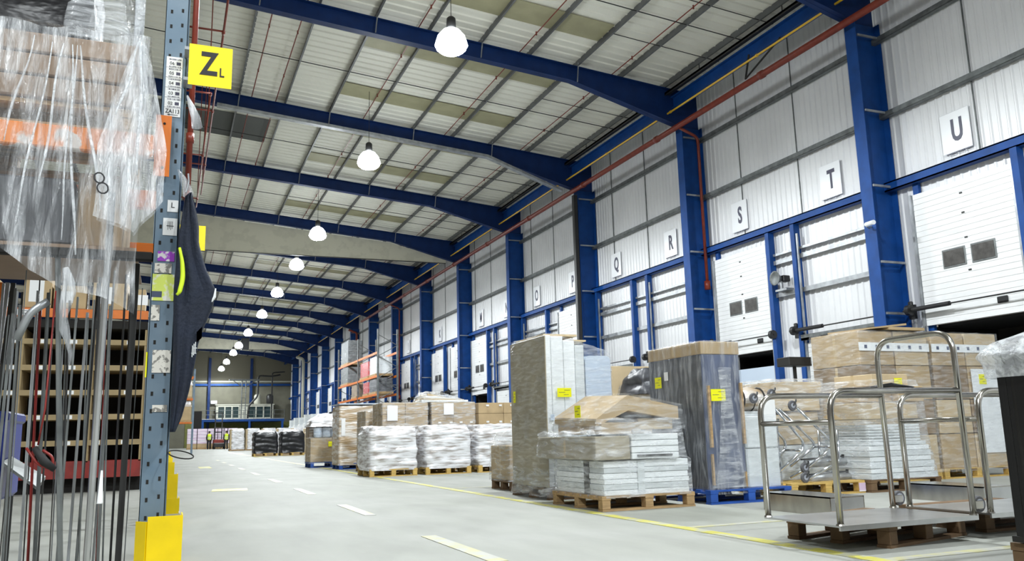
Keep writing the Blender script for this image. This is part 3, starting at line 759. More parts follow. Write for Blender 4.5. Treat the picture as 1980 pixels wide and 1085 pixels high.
# --- B: tall panel load behind it
pallet((4.3, 9.45, 0), 'dark wooden pallet under the tall pale panel load', 'wood_dark', w=1.0, d=1.2)
r = thing('wrapped_load', (4.29, 9.45, .15), 'tall film-wrapped load of pale upright panels with brown card on top', 'load', 'wrapped loads')
for i, (x0, x1, mt, h) in enumerate([(.0, .09, 'panel_white', 1.85), (.085, .26, 'panel_white', 1.84), (.255, .42, 'panel_white', 1.79), (.415, .55, 'panel_grey', 1.73)]):
    m = MB(); m.box(x0 + .01, x1, .02, 1.12, .0, h, .006); m.build('upright_panel', mt, r)
m = MB(); m.box(0.0, .012, .0, 1.14, .0, 1.84); m.build('card_side', 'card_greyish', r)
m = MB(); m.prism(arc_path([(.56, .0), (.56, 1.60), (.92, 1.60), (.92, .0)], .08) and [(p[0], p[1]) for p in arc_path([(.56, 0, 0), (.56, 1.60, 0), (.92, 1.60, 0), (.92, 0, 0)], .08)], .01, .9, 'y')
m.build('rounded_panel', 'panel_blue_grey', r)
m = MB(); m.box(.57, .91, .0, .01, .90, .94); m.build('trim_strip', 'panel_white', r)
m = MB(); m.box(.03, .50, .10, 1.0, 1.85, 1.875); m.box(.45, .68, .2, .9, 1.80, 1.82); m.build('top_card', 'cardboard_pale', r)
label_tag(r, .14, 1.08, -.03, 'cam', w=.19, h=.11)
label_tag(r, .04, .80, -.03, 'cam', w=.05, h=.07, mat='panel_blue_grey')
label_tag(r, .90, 1.05, -.035, 'side', w=.07, h=.15)
film_shell([(-.08, -.01, .93, -.01, 1.15), (.2, -.01, .93, -.01, 1.14), (1.55, -.01, .95, -.01, 1.14), (1.66, -.01, .93, -.01, 1.14), (1.87, -.01, .14, -.01, 1.14)], .012, 8.4, 84, 40).build('stretch_wrap', 'film', r, smooth=True)
film_shell([(-.12, -.03, .5, -.03, 1.2), (.05, -.02, .40, -.03, 1.16), (.22, -.012, .33, -.012, 1.16)], .03, 2.4, 60, 10, top=False).build('loose_wrap', 'film_milky', r, smooth=True)

# --- C: tall dark load on a blue pallet
pallet((5.42, 7.76, 0), 'bright blue wooden pallet under the tall dark wrapped load', 'blue_wood', w=1.08, d=1.2)
r = thing('wrapped_load', (5.45, 7.80, .15), 'tall dark slate load with brown carton top and two pale corner battens', 'load', 'wrapped loads')
m = MB(); m.box(.0, .50, .02, 1.12, 0, 1.47, .006); m.build('dark_cabinet', 'slate_blue', r)
carton(None, -.005, .505, .01, 1.13, 1.47, 1.61, 'cardboard', r, 'carton_cap')
m = MB(); m.box(-.006, -.001, .03, 1.12, .02, 1.46); m.build('side_board', 'dark_load', r)
for x, a, b in ((.035, .45, 1.12), (.47, .48, 1.15)):
    m = MB(); m.box(x, x + .03, -.02, .01, a, b); m.build('batten', 'wood', r)
m = MB(); m.box(.03, .05, -.03, .0, .05, .38); m.build('batten', 'wood', r)
m = MB(); m.box(.45, .47, -.03, .0, .02, .18); m.build('batten', 'wood', r)
pts = []
m = MB(); V = []; F = []
for j in range(21):
    t = j / 20; z = .02 + 1.3 * t; hw = .10 + .14 * max(0, (1 - t * 3)) ** 2 + .03 * math.sin(6 * t)
    for i in range(9):
        u = i / 8 * 2 - 1; V.append((.27 + u * hw, -.02 - .025 * (1 - u * u) + .01 * nz(u * 4, 2, z * 5), z))
for j in range(20):
    for i in range(8): k = j * 9 + i; F.append((k, k + 1, k + 10, k + 9))
m.add(V, F).build('gathered_wrap', 'film_milky', r, smooth=True)
m = MB(); m.box(.53, .98, .04, .9, 0, .42, .01); m.box(.53, .98, .04, .9, .43, .78, .01); m.build('foam_block', 'panel_grey', r)
label_tag(r, .07, .95, -.02, 'cam', w=.19, h=.13)
label_tag(r, .83, 1.14, -.02, 'side', w=.14, h=.13)
label_tag(r, .68, 1.22, -.02, 'side', w=.08, h=.10, mat='white_paper', lines=False)
m = MB(); m.box(.78, .96, .02, .03, .72, .96); m.build('delivery_note', 'white_paper', r)
film_shell([(-.05, -.02, .54, -.03, 1.15), (.3, -.02, .53, -.03, 1.15), (1.62, -.015, .515, -.01, 1.14)], .012, 5.5, 84, 40).build('stretch_wrap', 'film_vertical', r, smooth=True)
film_shell([(-.05, .52, 1.0, .0, .94), (.8, .52, 1.0, .02, .92)], .012, 6.5, 50, 20).build('stretch_wrap', 'film', r, smooth=True)

# --- mixed load behind, between the two tall ones
pallet((7.3, 12.2, 0), 'dark pallet half hidden behind the two tall wrapped loads', 'wood_dark')
r = thing('wrapped_load', (7.3, 12.2, .15), 'heap of cartons and crumpled grey foil seen between the two tall wrapped loads', 'load', 'wrapped loads')
for a in ((0, 1.2, 0, 1.0, 0, .5), (0, .6, .0, 1.0, .5, 1.0), (.62, 1.2, 0, 1.0, .5, 1.1), (.0, .55, .05, .9, 1.0, 1.25), (.58, 1.15, .0, .9, 1.1, 1.42)):
    carton(None, *a, 'cardboard' if a[4] < .6 else 'cardboard_pale', r)
film_shell([(1.25, -.02, .8, -.05, .8), (1.5, .0, .7, .0, .7), (1.68, .1, .55, .1, .5)], .07, 1.4, 60, 14).build('foil_bundle', 'dark_load', r, smooth=True)
carton(None, -.1, 1.0, .85, 1.1, 1.25, 1.78, 'cardboard_pale', r)
film_shell([(-.03, -.03, 1.24, -.03, 1.04), (1.2, -.03, 1.24, -.03, 1.04), (1.45, .05, 1.2, .0, 1.0)], .03, 1.9, 70, 26).build('stretch_wrap', 'film_milky', r, smooth=True)

# --- small carton load at the left of the tall panels
pallet((4.55, 11.3, 0), 'small dark pallet peeping out past the tall panel load, towards the row of cream packs', 'wood_dark', w=1.0, d=.8)
r = thing('wrapped_load', (4.53, 11.3, .15), 'small brown carton under crumpled film peeping out past the tall panel load', 'load', 'wrapped loads')
carton(None, .0, .9, .0, .75, 0, .48, 'cardboard', r)
film_shell([(-.02, -.03, .95, -.03, .8), (.48, -.02, .94, -.02, .79), (.70, .06, .7, .05, .6)], .035, 4.4, 60, 20).build('stretch_wrap', 'film_milky', r, smooth=True)

# --- middle row: three white wrapped packs on pallets, cartons on the row behind
row = [((3.84, 17.2), 'pallet under the first white wrapped pack of the middle row, nearest the aisle', 'white wrapped pack on a light pallet, first of three counted from the aisle'),
       ((5.02, 17.2), 'pallet under the second white wrapped pack of the middle row', 'white wrapped pack on a light pallet, middle one of three in the row'),
       ((6.18, 17.2), 'pallet under the third white wrapped pack of the middle row', 'white wrapped pack on a light pallet, last of three next to the tall panels')]
for i, ((x, y), pl, ll) in enumerate(row):
    if i == 0: p0 = pallet((x, y, 0), pl, 'wood_fresh', w=1.0, d=1.2)
    else: copy_at(p0, (x, y, 0), pl)
    r = thing('wrapped_pack', (x, y, .15), ll, 'load', 'white wrapped packs of the middle row')
    m = MB()
    for k in range(5):
        m = MB(); m.box(.04, .96, .04, 1.16, k * .165, k * .165 + .155, .03); m.build('sack_layer', 'panel_grey', r)
    film_shell([(-.03, .0, 1.0, .0, 1.2), (.1, -.02, 1.02, -.02, 1.22), (.7, -.01, 1.0, -.02, 1.2), (.86, .04, .96, .05, 1.15)], .04, i * 7.7 + .3, 110, 46, rad=.1).build('stretch_wrap', 'white_wrap', r, smooth=True)
row2 = [(4.32, 1.5, 'tan_wrap', 'cardboard', 'brown film-wrapped cartons on the back row, nearest the aisle', .78, 1.42), (4.45, 1.5, 'tan_wrap', 'cardboard', 'brown film-wrapped carton block with a white sheet on its face', 1.1, 1.56), (5.6, 1.5, 'tan_wrap', 'cardboard', 'brown film-wrapped carton block with two white tags low on its face', 1.1, 1.56),
        (6.75, 1.5, None, 'cardboard', 'bare brown cartons with white tags beside the tall panels', 1.3, 1.54)]
for i, (x, h, wrap, cb, ll, wdt, zt) in enumerate(row2):
    y = 18.75 if i else 19.9
    pallet((x, y, 0), 'back row pallet under the ' + ' '.join(ll.split(',')[0].split()[:9]), 'wood', w=wdt, d=1.0)
    r = thing('carton_load', (x, y, .15), ll, 'load', 'carton loads of the back row')
    z0 = 0
    carton(None, .02, wdt - .02, .02, .98, 0, .87, cb, r, tape=False)
    nl = 2
    for k in range(nl):
        a = .88 + (zt - .15 - .88) * k / nl; b = .88 + (zt - .15 - .88) * (k + 1) / nl - .006
        carton(None, .02, wdt * .5 - .004, .02, .98, a, b, cb, r); carton(None, wdt * .5 + .004, wdt - .02, .02, .98, a, b, cb, r)
    if wrap: film_shell([(.0, .0, wdt, -.01, 1.0), (.87, .0, wdt, -.01, 1.0), (zt - .15, .0, wdt, .0, 1.0)], .014, i * 3.3, 90, 34).build('stretch_wrap', 'film_milky', r, smooth=True)
    if i == 1: label_tag(r, .12, 1.0, -.02, 'cam', w=.24, h=.34, mat='white_paper', lines=False)
    if i == 2: label_tag(r, .30, 1.12, -.02, 'cam', w=.24, h=.26, mat='white_paper', lines=False)
    if i >= 2:
        for q in (.15, .4, .62, .85):
            label_tag(r, wdt * q, .92, -.022, 'cam', w=.07, h=.04, mat='white_paper', lines=False)
            if i == 3: label_tag(r, wdt * q, 1.30, -.022, 'cam', w=.07, h=.04, mat='white_paper', lines=False)
r = thing('flat_bundle', (5.42, 18.9, 1.57), 'crumpled wrapped bundle of flat card lying on top of the carton blocks', 'bundle')
m = MB()
for k, (a, b, z) in enumerate([(.0, 1.15, .0), (.05, 1.05, .05), (.10, .9, .1), (.15, .7, .15)]):
    m = MB(); m.add([(a, .0, z), (b, .05, z * .3), (b, .7, z * .3), (a, .75, z), (a, .0, z + .045), (b, .05, z * .3 + .045), (b, .7, z * .3 + .045), (a, .75, z + .045)],
                    [(0, 3, 2, 1), (4, 5, 6, 7), (0, 1, 5, 4), (1, 2, 6, 5), (2, 3, 7, 6), (3, 0, 4, 7)]); m.build('card_sheet', 'cardboard_pale' if k % 2 else 'panel_white', r)
film_shell([(0, -.02, 1.18, -.03, .78), (.1, .0, .9, -.02, .76), (.24, .1, .5, .1, .6)], .03, 12.2, 60, 10).build('stretch_wrap', 'film_milky', r, smooth=True)

# --- two stacks at the aisle end
pallet((4.14, 22.1, 0), 'blue pallet under the narrow tall white wrapped carton stack', 'blue_wood', w=1.0, d=1.0)
r = thing('carton_load', (4.12, 22.1, .15), 'narrow tall carton stack in white wrap behind the first white pack', 'load', 'carton stacks at the aisle end')
for k in range(4): carton(None, .02, .98, .02, .98, k * .36, k * .36 + .355, 'cardboard_pale', r)
film_shell([(-.05, .0, 1.0, .0, 1.0), (1.46, .0, 1.0, .0, 1.0)], .02, 21.1, 80, 36).build('stretch_wrap', 'tan_wrap', r, smooth=True)
label_tag(r, .06, .7, -.022, 'cam', w=.10, h=.45, mat='white_paper', lines=False)
m = MB(); m.box(.0, 1.02, -.02, 1.0, 1.5, 1.53); m.build('lid_board', 'panel_blue_grey', r)
pallet((3.72, 24.1, 0), 'blue pallet under the carton with clear drums and a yellow label', 'blue_wood', w=1.2, d=1.0)
r = thing('carton_load', (3.70, 24.1, .15), 'wrapped brown carton with clear drums and white film hood at the aisle end', 'load', 'carton stacks at the aisle end')
carton(None, .02, 1.1, .04, .98, 0, .66, 'cardboard', r)
for k in range(4):
    m = MB(); m.lathe([(.10, 0), (.12, .04), (.12, .26), (.09, .3)], (.24 + .24 * k, .2, .66), 12); m.build('clear_drum', 'panel_blue_grey', r, smooth=True)
carton(None, .02, 1.1, .36, .98, .67, 1.0, 'cardboard_dark', r)
film_shell([(-.05, -.02, 1.16, .0, 1.0), (.95, -.02, 1.14, .0, 1.0)], .02, 31.1, 70, 30, top=False).build('stretch_wrap', 'film', r, smooth=True)
film_shell([(.97, -.02, 1.15, -.01, 1.02), (1.15, .05, 1.1, .05, .98), (1.32, .3, .95, .2, .8)], .05, 33.1, 70, 14).build('film_hood', 'white_wrap', r, smooth=True)
label_tag(r, .50, .42, -.02, 'cam', w=.20, h=.14)

# --- black wrapped pair and pale packs behind
r0 = None
blk = [((3.98, 43.6), 'first black wrapped pallet pack beside the aisle'), ((5.25, 43.4), 'second black wrapped pallet pack, further from the aisle')]
for i, ((x, y), ll) in enumerate(blk):
    pl = ('light pallet under the %s black wrapped pack' % ORD[i])
    if i == 0: pb = pallet((x, y, 0), pl, 'wood_fresh', w=1.15, d=1.0)
    else: copy_at(pb, (x, y, 0), pl)
    if i == 0:
        r = thing('black_pack', (x, y, .15), ll, 'load', 'black wrapped packs')
        m = MB(); m.box(.06, 1.09, .06, .94, 0, .9, .02); m.build('carton_block', 'cardboard_dark', r)
        film_shell([(-.02, .0, 1.15, .0, 1.0), (.9, .0, 1.15, .0, 1.0), (1.02, .08, 1.05, .1, .9)], .05, 41.1, 60, 24).build('black_wrap', 'black_wrap', r, smooth=True)
        film_shell([(1.0, .1, .95, .1, .85), (1.10, .2, .85, .2, .7)], .05, 43.1, 40, 6).build('loose_wrap', 'white_wrap', r, smooth=True); r0 = r
    else: copy_at(r0, (x, y, .15), ll)
# pale wrapped packs further down
pale = [(4.35, 46.2, 1.2), (5.6, 46.4, 1.2), (6.8, 46.2, 1.15), (8.0, 47.2, 1.2), (4.55, 70.0, 1.7), (5.75, 70.2, 1.7), (7.0, 70.3, 1.7), (8.2, 71, 1.7), (9.4, 71, 1.7), (7.0, 56, 1.3), (8.4, 57, 1.5)]
pp = None
for i, (x, y, h) in enumerate(pale):
    near = ['behind the first black pack', 'behind the gap of the two black packs', 'behind the second black pack', 'at the wall end behind the black packs', 'at the aisle end of the far pale row', 'second in the far pale row', 'third in the far pale row',
            'fourth in the far pale row', 'last in the far pale row', 'between the black packs and the far pale row', 'under the orange wall rack, between the rows'][i]
    r = thing('pale_pack', (x, y, 0), 'pale crumpled film-wrapped pallet pack ' + near, 'load', 'pale packs down the hall')
    m = MB(); m.box(0, 1.1, 0, 1.0, 0, .13); m.build('pallet', 'wood', r)
    m = MB(); m.box(.03, .20, .0, .98, .14, h - .04, .02); m.box(.2, 1.08, .05, .98, .14, h - .04, .02); m.build('carton_block', 'cardboard_pale', r)
    film_shell([(.1, .14, 1.12, -.02, 1.02), (h - .12, .12, 1.1, -.01, 1.0), (h, .15, 1.05, .05, .95)], .04, i * 5.1, 48, 22).build('stretch_wrap', 'white_wrap', r, smooth=True)
# low cartons by the dock wall in the far distance
for i in range(5):
    r = thing('carton_load', (9.8 + .3 * i, 64 + 5.2 * i, 0), 'brown and white cartons against the far dock wall, %s of five from the camera' % ORD[i], 'load', 'cartons along the far dock wall')
    carton(None, 0, 1.1, 0, 1, .02, 1.0, 'cardboard_pale', r); carton(None, .05, 1.0, .05, .9, 1.0, 2.0, 'panel_white', r); carton(None, .1, .9, .1, .8, 2.0, 2.6 + .1 * (i % 2), 'panel_grey', r)
m = MB(); m.box(2.4, 3.3, 94.2, 95, 0, 3.9, .05); m.box(2.5, 3.2, 94.17, 94.2, .3, 3.6)
tag(m.build('dark_cabinet', 'inner_dark'), 'tall dark cabinet standing behind the lilac stacks', 'cabinet')
# lilac stock at the far end
pk = None
for i in range(5):
    ll = 'lilac striped stack at the far end of the aisle, %s from the rack side' % ORD[i]
    if pk is None:
        pk = thing('lilac_stack', (1.9, 92, 0), ll, 'load', 'lilac stacks at the far end')
        m = MB(); m.box(0, .92, 0, 1, .0, .14); m.build('pallet', 'wood', pk)
        carton(None, 0, .92, 0, 1, .15, .55, 'cardboard', pk, tape=False)
        for k in range(5):
            m = MB(); m.box(.01, .91, .01, .98, .56 + k * .30, .56 + k * .30 + .285, .01); m.build('pack_layer', 'pink_stock', pk)
    else: copy_at(pk, (1.9 + .98 * i, 92 + .1 * (i % 2), 0), ll)

# ------------------------------------------------------------------ stainless platform trolleys
def trolley(loc, label):
    r = thing('platform_trolley', loc, label, 'trolley', 'stainless platform trolleys')
    Lx, Ly = 1.17, .70; R_ = .021
    m = MB(); m.box(-.02, Lx + .02, -.02, Ly + .02, 0, .012); m.box(-.02, Lx + .02, -.02, -.005, -.02, .0); m.build('platform', 'stainless_sheet', r)
    m = MB(); m.tube(arc_path([(Lx, 0, .01), (Lx - .01, 0.0, 1.28), (Lx - .01, Ly, 1.28), (Lx, Ly, .01)], .16, 8), R_, 12); m.build('push_handle', 'stainless', r, smooth=True)
    for y, nm in ((0, 'side_rail'), (Ly, 'side_rail')):
        m = MB(); m.tube(arc_path([(0, y, .01), (0, y, .86), (Lx - .01, y, .86)], .14, 8), R_, 12); m.build(nm, 'stainless', r, smooth=True)
    m = MB(); m.tube([(0, 0, .66), (0, Ly, .66)], R_ * .9, 12); m.build('end_bar', 'stainless', r, smooth=True)
    m = MB()
    for x, y in ((0, 0), (0, Ly), (Lx, 0), (Lx, Ly)): m.lathe([(.03, .012), (.026, .022)], (x, y, 0), 12)
    m.build('weld_collar', 'stainless', r)
    for y in (.05, Ly + .05):
        m = MB(); m.lathe([(.03, -.018), (.052, -.018), (.057, -.008), (.057, .008), (.052, .018), (.03, .018)], (Lx + .11, y, .075), 20, 'y'); wl = m.build('wheel', 'rubber_grey', r, smooth=False)
        m = MB(); m.lathe([(.0, -.022), (.036, -.022), (.036, .022), (.0, .022)], (Lx + .11, y, .075), 16, 'y'); m.build('hub', 'hub_grey', wl)
        m = MB(); m.box(Lx + .01, Lx + .13, y - .03, y - .024, .045, .10, .003); m.build('fork', 'stainless', r)
    return r
pallet((4.42, 4.36, 0), 'worn dark pallet under the first stainless trolley, on the yellow line corner', 'wood_dark', w=1.0, d=.8, rz=.24)
t1 = trolley((3.98, 4.32, .165), 'stainless tube platform trolley nearest the camera, with a tall push handle')
pallet((5.62, 4.62, 0), 'worn pallet under the second stainless trolley, beside the black wrapped load', 'wood_dark', w=1.1, d=.8)
copy_at(t1, (5.34, 4.34, .165), 'stainless tube platform trolley behind the first, half hidden by the black wrapped load')
for x, y, h, wd in ((5.52, 6.1, .17, 'behind the first trolley'), (7.5, 6.15, .17, 'behind the second trolley')):
    r = thing('steel_box_section', (x, y, 0), 'long folded stainless steel section lying on the floor %s' % wd, 'steel section', 'stainless sections behind the trolleys')
    m = MB(); m.box(0, .012, 0, .92, .0, h); m.box(0, .40, 0, .92, h - .012, h); m.box(.39, .40, 0, .92, 0, h); m.build('web', 'stainless', r)
    m = MB(); m.box(.012, .39, .0, .01, 0, h - .012); m.build('end_plate', 'stainless_sheet', r)

# ------------------------------------------------------------------ chrome castor frames on a fresh pallet
pallet((6.72, 8.02, 0), 'fresh yellow pallet with a pink label under the chrome castor frames', 'wood_fresh', w=1.1, d=1.0)
m = MB(); m.box(7.72, 7.82, 8.012, 8.018, .02, .12); tag(m.build('pink_ticket', 'pink_stock'), 'pink ticket stuck on the end block of the fresh yellow pallet', 'label')
def castor(parent, x, z, y):
    m = MB(); m.lathe([(.02, -.015), (.055, -.015), (.062, -.006), (.062, .006), (.055, .015), (.02, .015)], (x, y, z), 18, 'y'); wl = m.build('castor_wheel', 'rubber_grey', parent)
    m = MB(); m.lathe([(.0, -.02), (.03, -.02), (.03, .02), (.0, .02)], (x, y, z), 12, 'y'); m.build('hub', 'hub_grey', wl)
    m = MB(); m.tube([(x, y - .02, z), (x + .04, y - .02, z + .05), (x + .06, y, z + .07)], .012, 6); m.build('castor_fork', 'dark_metal', parent)
def frame(y, path, castors, label):
    x0, z0 = path[-1]
    r = thing('castor_frame', (x0, y, z0), label, 'castor frame', 'chrome castor frames')
    for dy in (0, .32):
        m = MB(); m.tube(arc_path([(a - x0, dy, b - z0) for a, b in path], .05), .017, 8); m.build('bent_tube', 'chrome', r, smooth=True)
    m = MB(); a, b = path[len(path) // 2]; m.tube([(a - x0, 0, b - z0), (a - x0, .32, b - z0)], .014, 8); m.build('cross_tube', 'chrome', r, smooth=True)
    for cx_, cz_ in castors: castor(r, cx_ - x0, cz_ - z0, 0)
    return r
frame(8.12, [(6.98, 1.02), (7.46, .61), (7.47, .55), (7.08, .33)], [(7.02, .32), (6.91, 1.05)], 'bent chrome castor frame, highest at its wheels, over the fresh pallet')
frame(8.06, [(7.5, .75), (7.49, .38), (7.02, .20)], [(6.96, .21)], 'bent chrome castor frame with the wheel lowest, by the pallet edge')
frame(8.2, [(6.72, 1.02), (7.10, .62), (7.08, .52), (6.66, .26)], [(6.63, 1.02), (6.66, .30)], 'bent chrome castor frame in the middle of the tangle beside the blue pallet load')
frame(8.32, [(6.85, .9), (6.76, .62), (6.82, .44), (6.7, .32)], [(6.51, 1.15), (6.78, 1.2)], 'curved chrome castor frame deepest in the tangle, two wheels up high')
r = thing('wire_basket', (6.62, 8.45, .16), 'chrome wire basket standing among the castor frames', 'basket')
for k in range(16):
    m = MB(); z = .05 + .04 * k; m.tube([(0, 0, z), (.32, 0, z), (.34, .4, z), (0, .4, z)], .004, 4); m.build('wire', 'chrome', r)
m = MB()
for x in (0, .16, .32): m.tube([(x, 0, 0), (x, 0, .7)], .006, 5)
m.build('upright_wire', 'chrome', r)
for j, (y, z, wd) in enumerate(((8.25, .18, 'lowest'), (8.3, .36, 'upper'))):
    r = thing('rail_bundle', (7.2, y, z), 'wrapped bundle of thin rails with black end caps, %s on the fresh pallet' % wd, 'bundle', 'rail bundles on the fresh pallet')
    m = MB(); m.tube([(0, 0, 0), (.3, .0, .01), (.6, 0, 0)], [.05, .06, .05], 10); m.build('rails', 'galvanised', r, smooth=True)
    m = MB(); m.tube([(.57, 0, -.05), (.58, 0, .09)], .02, 6); m.tube([(-.1, -.03, .05), (.56, -.03, .07)], .01, 5); m.build('end_cap', 'black_rubber', r)
    film_shell([(-.07, -.05, .65, -.08, .08), (.07, -.05, .65, -.08, .08)], .02, 60.1 + j, 40, 6).build('stretch_wrap', 'film', r, smooth=True)
r = thing('wrapped_roll', (6.35, 8.55, .95), 'clear plastic roll on top of the chrome castor frames, beside the white delivery note', 'roll')
m = MB(); m.tube([(0, 0, .18), (.25, 0, .2), (.5, .0, .18)], [.12, .15, .12], 16); m.build('roll', 'tan_wrap', r, smooth=True)
m = MB()
for x in (.1, .25, .4): m.lathe([(.148, -.006), (.156, 0), (.148, .006)], (x, 0, .19), 16, 'x')
m.build('strap', 'dark_metal', r)
m = MB(); m.box(-.05, .5, -.1, .3, -.8, .05); m.build('foam_block', 'panel_grey', r)
r = thing('wrapped_load', (6.88, 8.62, .15), 'clear wrapped stack of mixed cartons just behind the chrome castor frames', 'load', 'wrapped loads')
for a in ((0, .9, .0, .8, 0, .42), (.0, .45, .0, .8, .43, .8), (.46, .9, .05, .8, .43, .84), (.1, .9, .0, .8, .85, 1.06), (.25, 1.0, .05, .7, 1.07, 1.22)): carton(None, *a, 'panel_grey' if a[4] < .4 else 'cardboard_pale', r)
film_shell([(.0, -.02, .94, -.03, .84), (.85, -.02, .94, -.03, .84), (1.25, .1, 1.02, .0, .76)], .035, 71, 80, 30).build('stretch_wrap', 'film_milky', r, smooth=True)
# flat sheets stack
pallet((7.85, 7.95, 0), 'dark pallet under the stack of pale flat sheets behind the second trolley', 'wood_dark', w=1.15, d=1.1)
r = thing('wrapped_load', (7.87, 7.95, .15), 'stack of pale flat sheets with bright cartons on top and a yellow label', 'load', 'wrapped loads')
z = 0
for i, h in enumerate([.07, .06, .08, .06, .07, .06, .05]):
    j = random.uniform(0, .03); m = MB(); m.box(j, 1.08 - j - .02 * i, j, 1.05, z, z + h - .005, .004); m.build('flat_sheet', 'panel_white' if i % 2 else 'panel_grey', r); z += h
for k in range(6):
    m = MB(); m.box(.02, .85, .0, .8, z + k * .035, z + k * .035 + .028, .004); m.build('thin_tray', 'panel_grey', r)
carton(None, -.05, .9, .05, .9, .72, .92, 'cardboard_pale', r)
carton(None, .0, .55, .1, .8, .93, 1.08, 'cardboard', r); carton(None, .56, .98, .0, .7, .93, 1.12, 'cardboard', r); carton(None, .3, .9, .15, .8, 1.13, 1.28, 'cardboard_pale', r)
label_tag(r, .66, 1.14, .14, 'cam', w=.13, h=.09)
m = MB(); m.tube([(.1, -.02, 1.1), (.4, -.05, 1.13), (.8, -.02, 1.1)], [.015, .03, .015], 6); m.build('black_bag', 'black_wrap', r, smooth=True)
film_shell([(.0, -.02, 1.1, -.03, 1.08), (.5, -.02, .98, -.03, 1.0), (.95, -.08, .98, -.02, .95), (1.2, .0, .96, .05, .85)], .03, 77, 90, 36).build('stretch_wrap', 'film_milky', r, smooth=True)
# big carton loads behind
for j, (x, w_, ll) in enumerate([(9.1, 1.35, 'tall brown carton load with pale printed tape band behind the flat sheets'), (10.5, 1.4, 'tall brown carton load with yellow label behind the second trolley, by the black load')]):
    pallet((x, 9.2, 0), 'pallet under the ' + ll.split(' behind')[0][:48], 'wood_fresh', w=w_, d=1.0)
    r = thing('wrapped_load', (x, 9.2, .15), ll, 'load', 'wrapped loads')
    for k in range(4):
        for i in range(2): carton(None, .02 + i * w_ / 2, (i + 1) * w_ / 2 - .01, .02, .98, k * .50, k * .50 + .49, ('cardboard', 'cardboard_pale', 'cardboard_dark')[(i + k) % 3], r)
    m = MB(); m.box(.0, w_, -.004, .0, 1.70, 1.82); bnd = m.build('tape_band', 'panel_white', r)
    m = MB()
    for q in range(6): m.box(.1 + q * .21, .15 + q * .21, -.006, -.004, 1.735, 1.785)
    m.build('print', 'slate_blue', bnd)
    if j == 1:
        label_tag(r, .9, 1.22, -.01, 'cam', w=.15, h=.15)
        m = MB(); m.box(.75, 1.35, -.008, -.004, .2, 1.45); m.build('white_panel', 'panel_white', r)
    else:
        m = MB(); m.box(.55, 1.25, -.05, .8, 2.01, 2.05); m.add([(.2, -.05, 2.01), (.9, -.05, 2.08), (.9, .8, 2.1), (.2, .8, 2.02), (.2, -.05, 2.03), (.9, -.05, 2.11), (.9, .8, 2.13), (.2, .8, 2.05)], [(0, 3, 2, 1), (4, 5, 6, 7), (0, 1, 5, 4), (1, 2, 6, 5), (2, 3, 7, 6), (3, 0, 4, 7)])
        m.build('loose_card', 'cardboard', r)
    film_shell([(-.05, -.02, w_ + .02, -.03, 1.02), (2.0, -.01, w_ + .01, -.02, 1.01)], .012, 80 + j, 90, 40).build('stretch_wrap', 'film', r, smooth=True)
m = MB(); m.box(8.95, 9.4, 10.5, 10.8, 1.74, 1.88, .01); m.box(9.15, 9.19, 10.63, 10.67, 0.0, 1.74)
tag(m.build('bin_on_post', 'dark_metal'), 'dark grey box on a post seen above the white wrapped cartons', 'box')

# --- black wrapped load at the edge
pallet((4.30, 2.55, 0), 'pallet with brown corner block under the black wrapped load at the edge', 'wood_dark', w=1.1, d=.85)
r = thing('wrapped_load', (4.27, 2.5, .16), 'black ribbed load under a hood of clear bubble film, close to the camera', 'load', 'wrapped loads')
m = MB()
V = []; n = 120
out_ = []
for i in range(n):
    a = 2 * PI * i / n; ca, sa = math.cos(a), math.sin(a); p = 16
    rx = .545 * abs(ca) ** (2 / p) * (1 if ca > 0 else -1); ry = .43 * abs(sa) ** (2 / p) * (1 if sa > 0 else -1)
    k = 1 + .012 * (i % 2); out_.append((.55 + rx * k, .43 + ry * k))
m.prism(out_, .03, 1.02, 'z'); m.build('ribbed_core', 'black_ribbed', r)
m = MB(); m.box(.0, 1.1, 0, .86, 0, .03); m.build('base_board', 'black_rubber', r)
m = MB(); rr = random.Random(5)
m.tube([(.03 + .004 * (i % 2), .83 + .006 * rr.random(), .04 + .0235 * i) for i in range(40)], [.004 + .006 * (i % 2) for i in range(40)], 6); m.build('edge_highlight', 'bubble_film', r, smooth=True)  # pale zigzag tube painted in as the highlight down the load's edge
film_shell([(.88, -.03, 1.12, -.04, .90), (1.0, -.07, 1.1, -.05, .93), (1.08, .0, 1.0, .02, .86), (1.16, .2, .9, .2, .7)], .05, 91.1, 110, 18).build('bubble_hood', 'bubble_film', r, smooth=True)

# ------------------------------------------------------------------ orange wall rack half way down the hall
r = thing('pallet_rack', (10.6, 45.6, 0), 'orange and grey pallet rack standing against the dock wall half way down the hall', 'rack')
UY = [0, 5.2, 11.6]
for y in UY:
    for x in (0, 1.1):
        m = MB(); m.box(x - .05, x + .05, y - .05, y + .05, 0, 6.7); m.build('upright', 'galvanised_dull', r)
    m = MB(); z = .4
    while z < 6.2: m.tube([(0, y, z), (1.1, y, z + .6)], .02, 5); m.tube([(1.1, y, z + .6), (0, y, z + 1.2)], .02, 5); z += 1.2
    m.build('bracing', 'galvanised_dull', r)
for z in (.9, 3.1, 4.1, 5.4):
    for ya, yb in ((0, 5.2), (5.2, 11.6)):
        if z == .9 and ya == 0: continue
        for x in (0, 1.1):
            m = MB(); m.box(x - .03, x + .03, ya + .05, yb - .05, z - .06, z + .06); m.build('beam', 'orange_steel', r)
